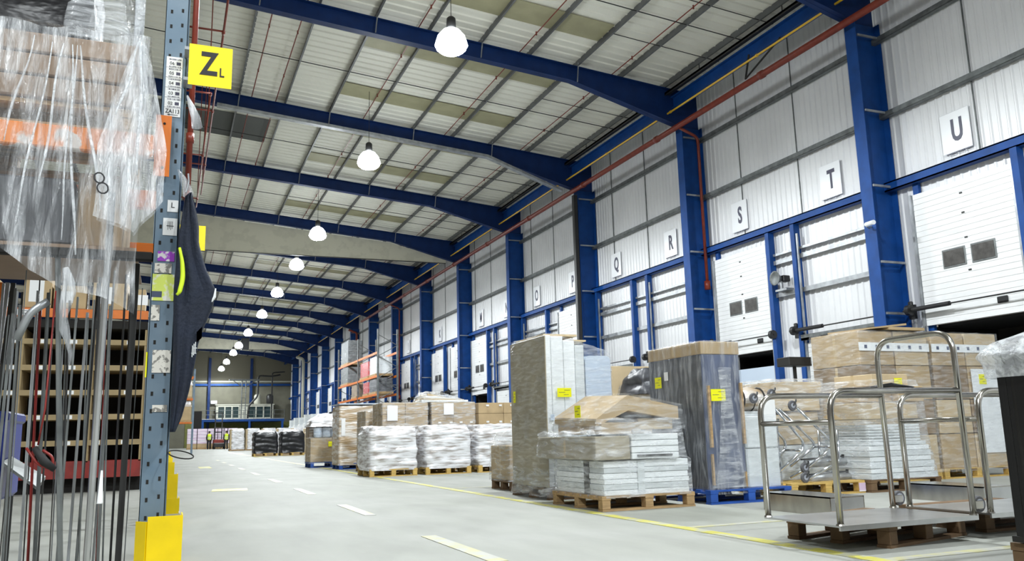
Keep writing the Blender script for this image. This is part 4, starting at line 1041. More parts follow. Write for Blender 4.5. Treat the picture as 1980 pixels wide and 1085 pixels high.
def rack_load(loc, w_, d, h, mat, label, nm='rack_pack'):
    rr = thing(nm, loc, label, 'load', 'packs stored in the orange wall rack')
    m = MB(); m.box(0, w_, 0, d, 0, .12); m.build('pallet', 'wood', rr)
    m = MB(); m.box(.04, w_ - .04, .04, d - .04, .12, h - .03, .02); m.build('goods', mat, rr)
    film_shell([(.1, .0, w_, .0, d), (h, .02, w_ - .02, .02, d - .02)], .03, loc[1] + loc[2], 40, 14).build('stretch_wrap', 'film', rr, smooth=True)
rack_load((10.6, 54.2, 5.46), 1.0, 2.4, 1.6, 'galvanised_dull', 'silver wrapped crate on the top beams of the orange rack, at its far end')
rack_load((10.6, 46.2, 4.16), 1.0, 1.6, 1.1, 'panel_white', 'white wrapped pack on the middle beams at the camera end of the orange rack')
rack_load((10.6, 54.2, 4.16), 1.0, 2.4, 1.15, 'galvanised_dull', 'silver wrapped crate under the top beams at the far end of the orange rack')
rack_load((10.6, 48.2, 4.16), 1.0, 2.2, 1.0, 'red_wrap', 'bright red wrapped pack in the middle of the orange rack')
rack_load((10.6, 46.1, 3.16), 1.0, 1.8, .9, 'dark_load', 'black wrapped pack at the camera end of the orange rack')
rack_load((10.6, 51.4, 3.16), 1.0, 1.6, .9, 'cardboard_dark', 'dark brown pack on the lower beams of the orange rack')
rack_load((10.6, 48.2, 3.16), 1.0, 1.4, .8, 'red_wrap', 'small pink and red pack low in the orange rack')
rack_load((10.6, 51.4, .96), 1.0, 1.7, 1.8, 'cardboard_pale', 'tall buff pack low in the orange rack')
rack_load((10.6, 54.6, .96), 1.0, 2.0, 1.9, 'galvanised_dull', 'tall silver pack low at the far end of the orange rack')

# ------------------------------------------------------------------ racks on the other side of the aisle, far down
r = thing('pallet_rack', (.0, 58, 0), 'orange beamed pallet rack standing end-on far down the aisle', 'rack')
for y in (0, 1.1):
    for x in (-2.7, 1.5):
        MB().box(x - .05, x + .05, y - .05, y + .05, 0, 5.4).build('upright', 'upright_blue_grey', r)
for z in (2.0, 3.5, 4.9):
    for y in (-.02, 1.12): MB().box(-2.65, 1.45, y - .03, y + .03, z - .08, z + .02).build('beam', 'orange_steel', r)
for i, (z, h, mt, wd) in enumerate([(2.02, 1.1, 'cardboard', 'lower'), (3.52, .95, 'cardboard_pale', 'middle')]):
    rr = thing('rack_carton', (.35, 58, z), 'brown carton load on the %s beams of the end-on rack' % wd, 'load', 'cartons in the end-on rack')
    m = MB(); m.box(0, 1.05, 0, 1.1, 0, .12); m.build('pallet', 'wood', rr); carton(None, .03, 1.02, .03, 1.07, .12, h, mt, rr)
    film_shell([(h - .1, .0, 1.05, .0, 1.1), (h + .2, .1, .95, .1, 1.0)], .04, 3 + i, 40, 8).build('film_hood', 'white_wrap', rr, smooth=True)

# ------------------------------------------------------------------ yellow rack-end guards along the aisle
def guard(loc, label, h=.5, w_=.17, mat='guard_yellow', d=.16):
    r = thing('rack_guard', loc, label, 'guard', 'yellow rack-end guards')
    m = MB(); m.box(-w_, 0, -.006, .0, 0, h); m.build('front_plate', mat, r)
    m = MB(); m.prism([(-w_, 0), (-w_ - .04, .05), (-w_ - .046, .05), (-w_ - .006, -.006)], 0, h - .02, 'z'); m.build('folded_wing', mat, r)
    m = MB(); m.box(-.006, 0, 0, d, 0, h); m.build('side_plate', mat, r)
    return r
guard((.078, 3.86, 0), 'yellow steel guard around the foot of the nearest rack upright', h=.50, w_=.135)
for i, (y, h, mt) in enumerate([(5.0, .42, 'guard_beige'), (5.35, .48, 'guard_yellow'), (6.4, .58, 'guard_yellow'), (9.2, .6, 'guard_yellow'), (12.0, .6, 'guard_yellow'), (15.2, .6, 'guard_yellow'), (19, .6, 'guard_yellow')]):
    guard((.085, y, 0), ('beige' if mt == 'guard_beige' else 'yellow') + ' steel guard, %s in the line along the aisle edge' % ORD[i + 1], h=h, w_=.10, mat=mt)

# ------------------------------------------------------------------ near rack: uprights, beams, sign, stickers
r = thing('pallet_rack', (-.045, 4.0, 0), 'blue-grey pallet rack with orange beams beside the yellow sign', 'rack')
def upright(dx, dy, name='upright'):
    # folded channel with a lip, open to the rear
    t = .003
    m = MB(); w2 = .05; dp = .085
    m.box(dx - w2, dx + w2, dy, dy + t, 0, 6.0)
    m.box(dx + w2 - t, dx + w2, dy, dy + dp, 0, 6.0); m.box(dx - w2, dx - w2 + t, dy, dy + dp, 0, 6.0)
    m.box(dx + w2, dx + w2 + .006, dy + .012, dy + .03, 0, 6.0)
    o = m.build(name, 'upright_blue_grey', r)
    s = MB(); z = .1
    while z < 3.6:
        for q in (-.024, .024):
            dz = .012 if q > 0 else 0
            s.box(dx + q - .005, dx + q + .005, dy - .0012, dy + .0005, z + dz, z + dz + .018)
        z += .075
    s.build('slot_pattern', 'inner_dark', o)
    return o
up = upright(0, 0)
upright(0, .9); upright(-2.75, 0); upright(-2.75, .9)
m = MB(); z = .3
while z < 5: m.box(-.02, .02, .08, .9, z, z + .03); m.tube([(0, .08, z), (0, .9, z + .7)], .015, 6); z += .75
m.build('bracing', 'galvanised', r)
for z in (2.075, 3.5):
    for y in (-.03, .91):
        m = MB(); m.box(-2.7, -.05, y - .0, y + .045, z, z + .105, .006); bm = m.build('beam', 'orange_worn' if y < 0 and z < 3 else 'orange_steel', r)
        m = MB(); m.box(-.062, .0, y - .006, y - .001, z - .09, z + .2); m.box(-.066, -.06, y - .006, y + .05, z - .09, z + .2); m.build('connector', 'orange_steel', bm)
        m = MB(); m.cyl((-.03, y - .008, z + .16), (-.03, y - .004, z + .16), .006, 8); m.cyl((-.03, y - .008, z - .05), (-.03, y - .004, z - .05), .006, 8); m.build('bolt', 'inner_dark', bm)
for y, z in ((.91, 1.78), (.0, 1.60)):
    m = MB(); m.box(-2.7, -.05, y, y + .045, z, z + .10 if y > .5 else z + .04, .006); m.build('beam', 'orange_steel' if y > .5 else 'inner_dark', r)
MB().box(-2.7, -.12, .03, .9, 1.645, 1.66).build('shelf_board', 'card_brown', r)
# location labels
def lab(z0, z1, mat='white_paper', x0=-.036, x1=.034, nm='label'):
    m = MB(); m.box(x0, x1, -.0035, -.001, z0, z1); return m.build(nm, mat, r)
l0 = lab(2.285, 2.58); 
zz = 2.575
for tx in ('06', '05', '04', '03', '02'):
    text_mesh(tx, .021, 'ink_black', 'number', (-.022, -.0045, zz - .028), FACE_CAM, l0, ext=.0004, sx=1.0, align='LEFT')
    m = MB(); rr = random.Random(int(tx))
    x = -.024
    while x < .028:
        w_ = rr.choice((.001, .002, .003)); m.box(x, x + w_, -.0045, -.0034, zz - .011, zz - .004); m.box(x, x + w_, -.0045, -.0034, zz - .046, zz - .041); x += w_ + rr.choice((.001, .002, .003))
    m.box(.008, .026, -.0045, -.0034, zz - .035, zz - .020); m.build('barcode', 'ink_dark', l0)
    m = MB(); m.box(-.036, .034, -.0042, -.0034, zz - .0495, zz - .0485); m.build('line', 'ink_dark', l0); zz -= .0495
text_mesh('ZA113', .028, 'ink_black', 'code', (0, -.0045, 2.310), FACE_CAM, l0, ext=.0004, bold=.0004, sx=.78)
m = MB(); m.box(-.016, .024, -.0045, -.0034, 2.2925, 2.2950); m.prism([(-.024, 2.2938), (-.012, 2.2980), (-.012, 2.2895)], -.0045, -.0034, 'y'); m.build('arrow', 'ink_black', l0)
lab(1.83, 1.885, x0=.0, x1=.045); l1 = lab(1.72, 1.80, x0=-.015, x1=.045)
text_mesh('L', .035, 'ink_black', 'letter', (.022, -.0045, 1.86), FACE_CAM, l1, ext=.0004)
m = MB()
for q in range(4): m.box(.005 + .006 * q, .007 + .006 * q, -.0045, -.0034, 1.745 + .006 * (q % 2), 1.785)
m.box(.0, .03, -.0045, -.0034, 1.762, 1.765); m.build('print', 'ink_black', l1)
lab(1.60, 1.645, 'sticker_purple', -.03, .04, 'sticker'); lab(1.545, 1.59, 'sticker_mix', -.04, .03, 'sticker'); s1 = lab(1.42, 1.54, 'sticker_lime', -.046, .044, 'sticker')
m = MB(); m.box(-.046, -.005, -.0045, -.0034, 1.435, 1.462); m.build('print', 'slate_blue', s1)
lab(1.33, 1.40, 'sticker_mix', -.045, -.01, 'sticker'); lab(1.10, 1.20, 'sticker_mix', -.03, .045, 'sticker'); lab(.93, .96, 'sticker_mix', -.02, .04, 'sticker')
m = MB(); m.box(-.056, -.05, -.002, .01, 1.08, 1.19); m.build('sticker', 'label_yellow', r)
# sign
r = thing('aisle_sign', (.015, 3.9, 2.415), 'square yellow sign with a large black Z and small L on the rack upright', 'sign')
MB().box(0, .19, 0, .003, 0, .20).build('plate', 'sign_yellow', r)
text_mesh('Z', .155, 'ink_black', 'letter', (.088, -.001, .105), FACE_CAM, r, ext=.001, bold=.0045, sx=.72)
text_mesh('L', .062, 'ink_black', 'letter', (.145, -.001, .072), FACE_CAM, r, ext=.001, bold=.001, sx=.75)
for z in (.17, .02): MB().box(-.02, .02, .003, .1, z, z + .015).build('bracket', 'galvanised', r)
r = thing('rack_end_frame', (-.045, 9.0, 0), 'end frame of the next rack along the aisle, hidden behind the nearest upright', 'rack')
for y in (0, .9): MB().box(-.05, .05, y, y + .08, 0, 5.5).build('upright', 'upright_blue_grey', r)
r = thing('aisle_sign', (.12, 9.0, 2.73), 'second yellow aisle sign, mostly hidden behind the hanging jacket', 'sign')
MB().box(-.16, .155, -.012, -.004, 0, .26).build('plate', 'sign_yellow', r)

# jacket hanging on the upright
r = thing('hanging_jacket', (.01, 3.97, .84), 'dark navy work jacket with lime lining hanging from the rack upright', 'jacket')
outl = [(.0, .0), (.0, .30), (-.012, .62), (-.004, .85), (.018, 1.06), (.045, 1.075), (.065, 1.0), (.082, .92), (.085, .84), (.12, .72), (.165, .625), (.155, .55), (.115, .44), (.10, .38), (.09, .30), (.07, .17), (.045, .06), (.02, -.005)]
m = MB(); V = []; F = []
def span(z):
    xs = []
    n = len(outl)
    for i in range(n):
        (xa, za), (xb, zb_) = outl[i], outl[(i + 1) % n]
        if (za - z) * (zb_ - z) <= 0 and za != zb_: xs.append(xa + (xb - xa) * (z - za) / (zb_ - za))
    return (min(xs), max(xs)) if xs else (0, 0.01)
NU, NV = 28, 48
for j in range(NV + 1):
    z = .002 + 1.068 * j / NV; a, b = span(z)
    for i in range(NU):
        g = 2 * PI * i / NU; u = (1 - math.cos(g)) / 2; x = a + (b - a) * u
        th = (.012 + .035 * math.sin(PI * min(1, (1.08 - z) / .5) / 2)) * (abs(math.sin(g)) ** .7) * (1 if math.sin(g) > 0 else -1)
        y = -.03 - th + .010 * math.sin(u * 16 + z * 5) + .012 * nz(u * 5, z * 4, 2)
        V.append((x, y, z))
for j in range(NV):
    for i in range(NU): l = (i + 1) % NU; F.append((j * NU + i, j * NU + l, (j + 1) * NU + l, (j + 1) * NU + i))
F.append(tuple(range(NU - 1, -1, -1))); F.append(tuple(NV * NU + k for k in range(NU)))
m.add(V, F).build('body', 'navy_cloth', r, smooth=True)
m = MB(); P_ = arc_path([(.004, -.09, .80), (.018, -.095, .74), (.024, -.095, .66), (.012, -.095, .60), (.002, -.09, .59)], .03)
m.tube(P_, [.006 + .004 * math.sin(PI * i / (len(P_) - 1)) for i in range(len(P_))], 8); m.build('lime_lining', 'hivis_lime', r, smooth=True)
m = MB(); m.add([(.090, -.078, .43), (.112, -.078, .455), (.112, -.078, .405), (.092, -.078, .385)], [(0, 1, 2, 3), (3, 2, 1, 0)]); m.build('red_patch', 'red_cloth', r)
m = MB()
for q in range(3): m.box(.074 + .006 * q, .077 + .006 * q, -.085, -.083, .32 + .008 * q, .37 + .008 * q)
m.box(.072, .092, -.085, -.083, .335, .338); m.box(.074, .094, -.085, -.083, .358, .361); m.build('reflective_print', 'reflective', r)
m = MB(); m.tube([(.14, -.06, .56), (.158, -.06, .59), (.162, -.06, .63)], [.004, .007, .003], 6); m.build('reflective_strip', 'reflective', r)
m = MB(); m.tube([(.02, -.03, 1.07), (.03, -.03, 1.12), (.026, -.03, 1.16)], .004, 6); m.build('hanging_loop', 'galvanised', r)
# torn plastic scraps and cable loop
for (x, y, z, s, wd) in ((.035, 3.93, 2.28, 1.0, 'white plastic strip hanging off the upright below the yellow sign'), (.012, 3.96, 1.95, .8, 'pale plastic strip clinging to the upright above the jacket')):
    m = MB(); m.tube([(x - .02, y, z + .09 * s), (x, y - .005, z + .04 * s), (x + .02, y, z - .01), (x + .03, y, z - .06 * s)], [.004, .014, .02, .024], 8)
    tag(m.build('plastic_strip', 'poly_bag', smooth=True), wd, 'plastic strip', 'plastic strips on the upright')
m = MB(); pts = []
for i in range(22):
    a = 2 * PI * i / 20; pts.append((.06 + .052 * math.cos(a + PI), 3.98 + .06 * math.sin(a), .745 + .018 * math.sin(a + .6)))
m.tube(pts, .0028, 6); tag(m.build('cable_loop', 'inner_dark', smooth=True), 'thin black cable loop sticking out below the hanging jacket', 'cable')
# vertical red pipe behind the upright and hose ends
m = MB(); m.tube([(.055, 6, 2.42), (.055, 6, 6.2)], .020, 8); m.cyl((.055, 6, 2.85), (.055, 6, 2.92), .027, 8); m.cyl((.055, 6, 2.44), (.055, 6, 2.5), .026, 8)
tag(m.build('riser_pipe', 'red_pipe', smooth=True), 'red-brown riser pipe right behind the yellow sign', 'pipe')
for (x, ya, yb, z, wd) in ((.62, 7, 26, 8.1, 'longer red branch pipe running away high over the rack, passing behind the yellow sign'), (.50, 17, 26, 7.7, 'shorter red branch pipe high over the rack, above the beige curtain')):
    m = MB(); m.tube([(x, ya, z), (x, yb, z)], .020, 8); m.tube([(x, ya + 1, z), (x, ya + 1, zr(x) + .15)], .012, 5); m.tube([(x, yb - 1, z), (x, yb - 1, zr(x) + .15)], .012, 5)
    for y in range(int(ya), int(yb), 4): m.cyl((x, y, z), (x, y + .1, z), .032, 8); m.tube([(x, y, z), (x - .6, y, z)], .02, 5)
    tag(m.build('branch_pipe', 'red_pipe', smooth=True), wd, 'pipe', 'branch pipes over the rack')

# ------------------------------------------------------------------ goods in the near rack
pallet((-1.45, 4.02, 2.185), 'pallet on the orange beam under the brown flat cartons', 'wood', w=1.25, d=.85, h=.12, group='pallets in the near rack')
for i, (z, h, mt) in enumerate([(2.31, .10, 'card_brown'), (2.415, .10, 'card_brown'), (2.52, .095, 'card_brown')]):
    o = carton(None, -1.43, -.19 - .006 * i, 4.0, 4.85, z, z + h - .004, mt, None, tape=False)
    tag(o, 'long flat brown carton under the plastic sheet, %s of the pile on the orange beam' % ('lowest', 'middle', 'topmost')[i], 'carton', 'flat cartons on the orange beam')
r = thing('black_bundle', (-1.4, 4.02, 2.62), 'black wrapped bundle with a silver film end above the brown cartons', 'bundle')
film_shell([(0.0, .0, .98, .0, .8), (.55, .0, .98, .0, .8)], .02, 5.2, 70, 16).build('body', 'black_wrap', r, smooth=True)
film_shell([(0, .88, 1.15, -.02, .8), (.55, .88, 1.15, -.02, .8)], .03, 7.2, 60, 20).build('silver_wrap', 'film_milky', r, smooth=True)
m = MB(); m.tube([(1.19, .06, 0), (1.19, .06, .55)], .022, 10); m.build('roll', 'bubble_film', r, smooth=True)
r = thing('dark_crate', (-1.45, 4.03, 1.662), 'dark crate with blue and green sides on the shelf behind the plastic sheet', 'crate')
MB().box(0, .62, 0, .8, 0, .36, .01).build('body', 'inner_dark', r); MB().box(.63, 1.02, 0.02, .8, 0, .30, .01).build('blue_side', 'dark_load', r); MB().box(1.03, 1.22, .05, .8, 0, .34, .01).build('carton', 'cardboard_dark', r)
# clear sheet draped over the pile
def drape(x0, x1, ytop, ybot, ztop, zbots, gathers, nu, nv, seed, amp):
    V = []; F = []
    for j in range(nv + 1):
        v = j / nv
        for i in range(nu + 1):
            u = i / nu
            zb = zbots[min(int(u * (len(zbots) - 1)), len(zbots) - 2)]; k = u * (len(zbots) - 1) - min(int(u * (len(zbots) - 1)), len(zbots) - 2)
            zb = zb * (1 - k) + zbots[min(int(u * (len(zbots) - 1)), len(zbots) - 2) + 1] * k
            zt = ztop + .012 * math.sin(u * 19 + seed)
            z = zt * (1 - v) + zb * v; x = x0 + (x1 - x0) * u
            y = ytop * (1 - v) + ybot * v
            f_ = 0
            for g in gathers:
                d = (x - g) / (.05 + .35 * v); f_ += math.exp(-d * d * 1.5) * math.sin(d * 17)
            y += amp * (f_ * (.25 + v * .75) + .9 * nz(x * 7 + seed, z * 3, 1) + .5 * nz(x * 18, z * 9 + seed, 5))
            V.append((x + .02 * nz(z * 3, seed, u * 4) * v, y, z))
    for j in range(nv):
        for i in range(nu): k = j * (nu + 1) + i; F.append((k, k + 1, k + nu + 2, k + nu + 1))
    return V, F
r = thing('plastic_sheet', (-.45, 3.85, 2.63), 'large clear plastic sheet draped over the cartons on the rack, hanging in pleats', 'plastic sheet')
V, F = drape(-.95, -.155, 3.955, 3.80, 2.635, [1.65, 1.60, 1.62, 1.50, 1.42, 1.40, 1.33], [-.56, -.45, -.20], 110, 90, 2.2, .016)
m = MB(); m.add([(x + .45, y - 3.85, z - 2.63) for x, y, z in V], F); m.build('sheet', 'poly_sheet', r, smooth=True)
m = MB(); V = []; F = []
for j in range(11):
    for i in range(31):
        x = -.95 + .80 * i / 30; y = 3.95 + .7 * j / 10; V.append((x + .45, y - 3.85, .012 + .01 * nz(x * 6, y * 6, 3)))
for j in range(10):
    for i in range(30): k = j * 31 + i; F.append((k, k + 1, k + 32, k + 31))
m.add(V, F).build('top_fold', 'poly_sheet', r, smooth=True)
text_mesh('8', .15, 'ink_black', 'marker_writing', (.15, -.11, -.77), FACE_CAM @ Matrix.Rotation(.35, 4, 'Z') @ Matrix.Rotation(-.5, 4, 'X') @ Matrix.Rotation(.5, 4, 'X'), r, ext=.0005, bold=-.0035, sx=.8)
m = MB(); pts = [(.0 + .012 * math.sin(i * 1.1), -.06, -1.12 - .05 * i) for i in range(9)]
pts = [(p[0] + .035 + .004 * i, p[1], p[2]) for i, p in enumerate(pts)]
m.tube(pts, [.012, .022, .028, .024, .015, .02, .012, .008, .004], 8); m.build('twisted_tail', 'poly_bag', r, smooth=True)
for k_, (xa, za, xb, zb_, w_) in enumerate([(-.60, 2.52, -.67, 2.02, .006), (-.46, 2.5, -.385, 1.56, .007), (-.43, 2.5, -.30, 1.76, .008), (-.49, 2.5, -.53, 1.85, .007), (-.19, 2.56, -.26, 2.18, .007), (-.185, 2.56, -.165, 1.92, .008), (-.53, 2.5, -.60, 1.7, .006), (-.44, 2.5, -.44, 1.62, .005)]):
    m = MB(); P_ = []; n_k = 16
    for q in range(n_k + 1):
        t = q / n_k; P_.append((xa + (xb - xa) * t + .45 + .006 * math.sin(7 * t + k_), (3.86 - .07 * t) - 3.85 - .03, za + (zb_ - za) * t - 2.63))
    m.tube(P_, [w_ * (.35 + .65 * (q / n_k) ** .5) * (1.0 if q < n_k - 2 else .5) for q in range(n_k + 1)], 6); m.build('pleat', 'poly_fold', r, smooth=True)
r = thing('plastic_bag', (-.18, 3.76, 2.6), 'clear plastic bag hanging in front of the sheet beside the rack upright', 'plastic bag')
V, F = drape(-.33, -.06, 3.93, 3.72, 2.60, [1.72, 1.71, 1.69, 1.66, 1.73, 1.80], [-.185], 70, 90, 6.2, .012)
V2 = []
for x, y, z in V:
    t = max(0.0, min(1, (2.6 - z) / .55)); c = -.185; V2.append((c + (x - c) * (.10 + .90 * t ** .8) + .18, y - 3.76, z - 2.6))
m = MB(); m.add(V2, F); m.build('front', 'poly_bag', r, smooth=True)
m = MB(); V3 = [(x * .95, y + .07, z) for x, y, z in V2]; m.add(V3, F); m.build('back', 'poly_sheet', r, smooth=True)

# long steel lengths standing in the rack
rb = random.Random(11)
kinds = [('dark grey', 'dark_metal'), ('dull grey', 'galvanised_dull'), ('grey', 'galvanised'), ('dull grey', 'galvanised_dull'), ('dark grey', 'dark_metal')]
bars = []
WORDS = ORD + ['twenty-first', 'twenty-second', 'twenty-third', 'twenty-fourth', 'twenty-fifth', 'twenty-sixth', 'twenty-seventh', 'twenty-eighth', 'twenty-ninth', 'thirtieth', 'thirty-first', 'thirty-second', 'thirty-third', 'thirty-fourth']
NB = 34
for i in range(NB):
    x = -.75 + .60 * i / (NB - 1) + rb.uniform(-.006, .006)
    kd, mt = kinds[(i * 7) % 5]
    if i in (12, 27): kd, mt = 'red', 'red_paint'
    y = 4.10 + .40 * rb.random(); w_ = rb.choice((.003, .005, .006, .008)); lean = rb.uniform(-.045, .02); h = rb.uniform(1.35, 1.6)
    m = MB(); m.tube([(x, y, .05), (x + lean, y + .04, h)], w_, 4 if i % 2 else 8)
    o = m.build('steel_length', mt)
    tag(o, 'thin %s steel length standing in the rack, %s from the upright' % (kd, WORDS[NB - 1 - i]), 'steel length', 'steel lengths standing in the rack')
m = MB(); m.tube([(-.285, 4.02, .05), (-.27, 3.93, 1.88)], .0145, 8); tag(m.build('galvanised_tube', 'stainless_sheet'), 'bright galvanised tube standing in front of the other steel lengths', 'tube')
m = MB(); m.tube([(-.36, 4.0, .05), (-.475, 4.03, 1.62)], .012, 6); tag(m.build('grey_pole', 'galvanised_dull'), 'thick dull grey pole leaning across the steel lengths', 'pole')
m = MB(); m.tube([(-.175, 4.2, .05), (-.165, 4.2, 1.62)], .018, 4); tag(m.build('dark_post', 'dark_metal'), 'wide dark post beside the rack upright', 'post')
m = MB(); m.tube(arc_path([(-.61, 4.06, 1.24), (-.565, 4.05, 1.36), (-.50, 4.06, 1.41)], .04), [.017] * 9, 8); tag(m.build('bent_tube', 'galvanised', smooth=True), 'short bent grey tube tied among the steel lengths', 'tube')
m = MB(); m.tube([(-.47, 4.02, 1.45), (-.475, 4.0, .95), (-.49, 3.99, .80)], .004, 5); m.tube(arc_path([(-.53, 3.98, .79), (-.48, 3.97, .72), (-.43, 3.98, .70), (-.43, 3.98, .75), (-.47, 3.98, .78)], .02), .006, 6)
tag(m.build('ratchet_strap', 'red_paint', smooth=True), 'red ratchet strap looped low round the steel lengths', 'strap')
m = MB(); m.tube([(-.50, 3.97, .79), (-.46, 3.96, .735), (-.42, 3.97, .70)], [.012, .018, .012], 8); tag(m.build('ratchet_buckle', 'black_rubber', smooth=True), 'black ratchet buckle on the red strap', 'buckle')
m = MB(); m.lathe([(.004, .13), (.012, 0.0), (.014, -.005)], (-.245, 3.97, .56), 10); tag(m.build('white_plug', 'white_paper', smooth=True), 'small white cone-shaped plug among the steel lengths', 'plug')
# blue container and low truck at the frame edge
r = thing('blue_container', (-1.25, 4.55, .35), 'blue plastic container beside the steel lengths', 'container')
MB().box(0, .555, 0, .5, .20, .60, .02).build('body', 'blue_plastic', r); MB().box(-.01, .565, -.01, .51, .56, .61, .01).build('rim', 'blue_plastic', r)
for x in (.05, .53):
    for y in (.05, .45): m = MB(); m.tube([(x, y, -.33), (x, y, .2)], .015, 6); m.build('leg', 'dark_metal', r)
m = MB(); m.add([(.56, -.06, .38), (.71, -.06, .26), (.71, .2, .30), (.56, .2, .40), (.56, -.06, .365), (.71, -.06, .245), (.71, .2, .285), (.56, .2, .385)], [(0, 1, 2, 3), (7, 6, 5, 4), (0, 4, 5, 1), (1, 5, 6, 2), (2, 6, 7, 3), (3, 7, 4, 0)]); m.build('flap', 'galvanised_dull', r)

# ------------------------------------------------------------------ rack across the next aisle with pigeonholes
r = thing('pigeonhole_rack', (-3.0, 16.0, 0), 'timber pigeonhole shelving with white price tags, behind the steel lengths', 'shelving')
for x in (-1.0, 0.68, 1.75, 2.6):
    MB().box(x - .035, x + .035, 0, .9, .5, 2.75).build('side_board', 'pine_frame', r)
for z in (.82, 1.25, 1.66, 2.08, 2.52):
    bd = MB().box(-1.0, 2.6, -.01, .9, z - .045, z + .045).build('shelf', 'pine_frame', r)
    x = -.8
    while x < 2.5: MB().box(x, x + .11, -.016, -.01, z - .032, z + .032).build('price_tag', 'white_paper', bd); x += .44
MB().box(-1.0, 2.6, .88, .92, .4, 2.8).build('back_board', 'inner_dark', r)
MB().box(-1.0, 2.6, .0, .9, .24, .52).build('plinth', 'red_paint', r)
MB().box(-1.0, 2.6, .3, .9, .0, .24).build('base', 'inner_dark', r)
MB().box(-1.0, 2.6, -.05, .0, 2.93, 3.08).build('beam', 'orange_steel', r)
for x in (2.66, -1.06): MB().box(x - .05, x + .05, -.03, .05, 0, 5.5).build('upright', 'upright_blue_grey', r)
m = MB(); m.box(.55, .95, -.056, -.05, 2.95, 3.05); tg = m.build('beam_label', 'white_paper', r)
m = MB(); m.box(.6, .9, -.058, -.056, 3.02, 3.03); m.box(.6, .82, -.058, -.056, 2.98, 2.99); m.build('print', 'ink_dark', tg)
MB().box(-1.0, 2.6, .0, .9, 2.76, 2.9).build('top_board', 'inner_dark', r)
bxs = [(-3.2, .5, .45), (-2.35, .42, .62), (-1.9, .5, .4), (-1.3, .55, .5), (-.72, .26, .38)]
for i, (x, w_, h) in enumerate(bxs):
    r2 = thing('stock_carton', (x, 16.0, 3.09), 'brown carton on the orange beam over the pigeonholes, %s from the frame edge' % ORD[i], 'carton', 'cartons over the pigeonholes')
    carton(None, 0, w_, 0, .7, 0, h, 'cardboard', r2)
    MB().box(.08, .3, -.004, 0, .1, h - .1).build('paper_label', 'white_paper', r2)
# orange-black profiles seen at the frame edge
for i, (x, mt, wd) in enumerate([(-.86, 'galvanised_dull', 'grey'), (-.83, 'orange_steel', 'orange printed'), (-.80, 'galvanised', 'silver'), (-.775, 'dark_metal', 'black')]):
    m = MB(); m.tube([(x - .02, 4.7, .1), (x + .03, 4.75, 1.6)], .014, 4)
    tag(m.build('wrapped_profile', mt), '%s profile leaning beyond the blue container, at the frame edge' % wd, 'profile', 'profiles beyond the blue container')

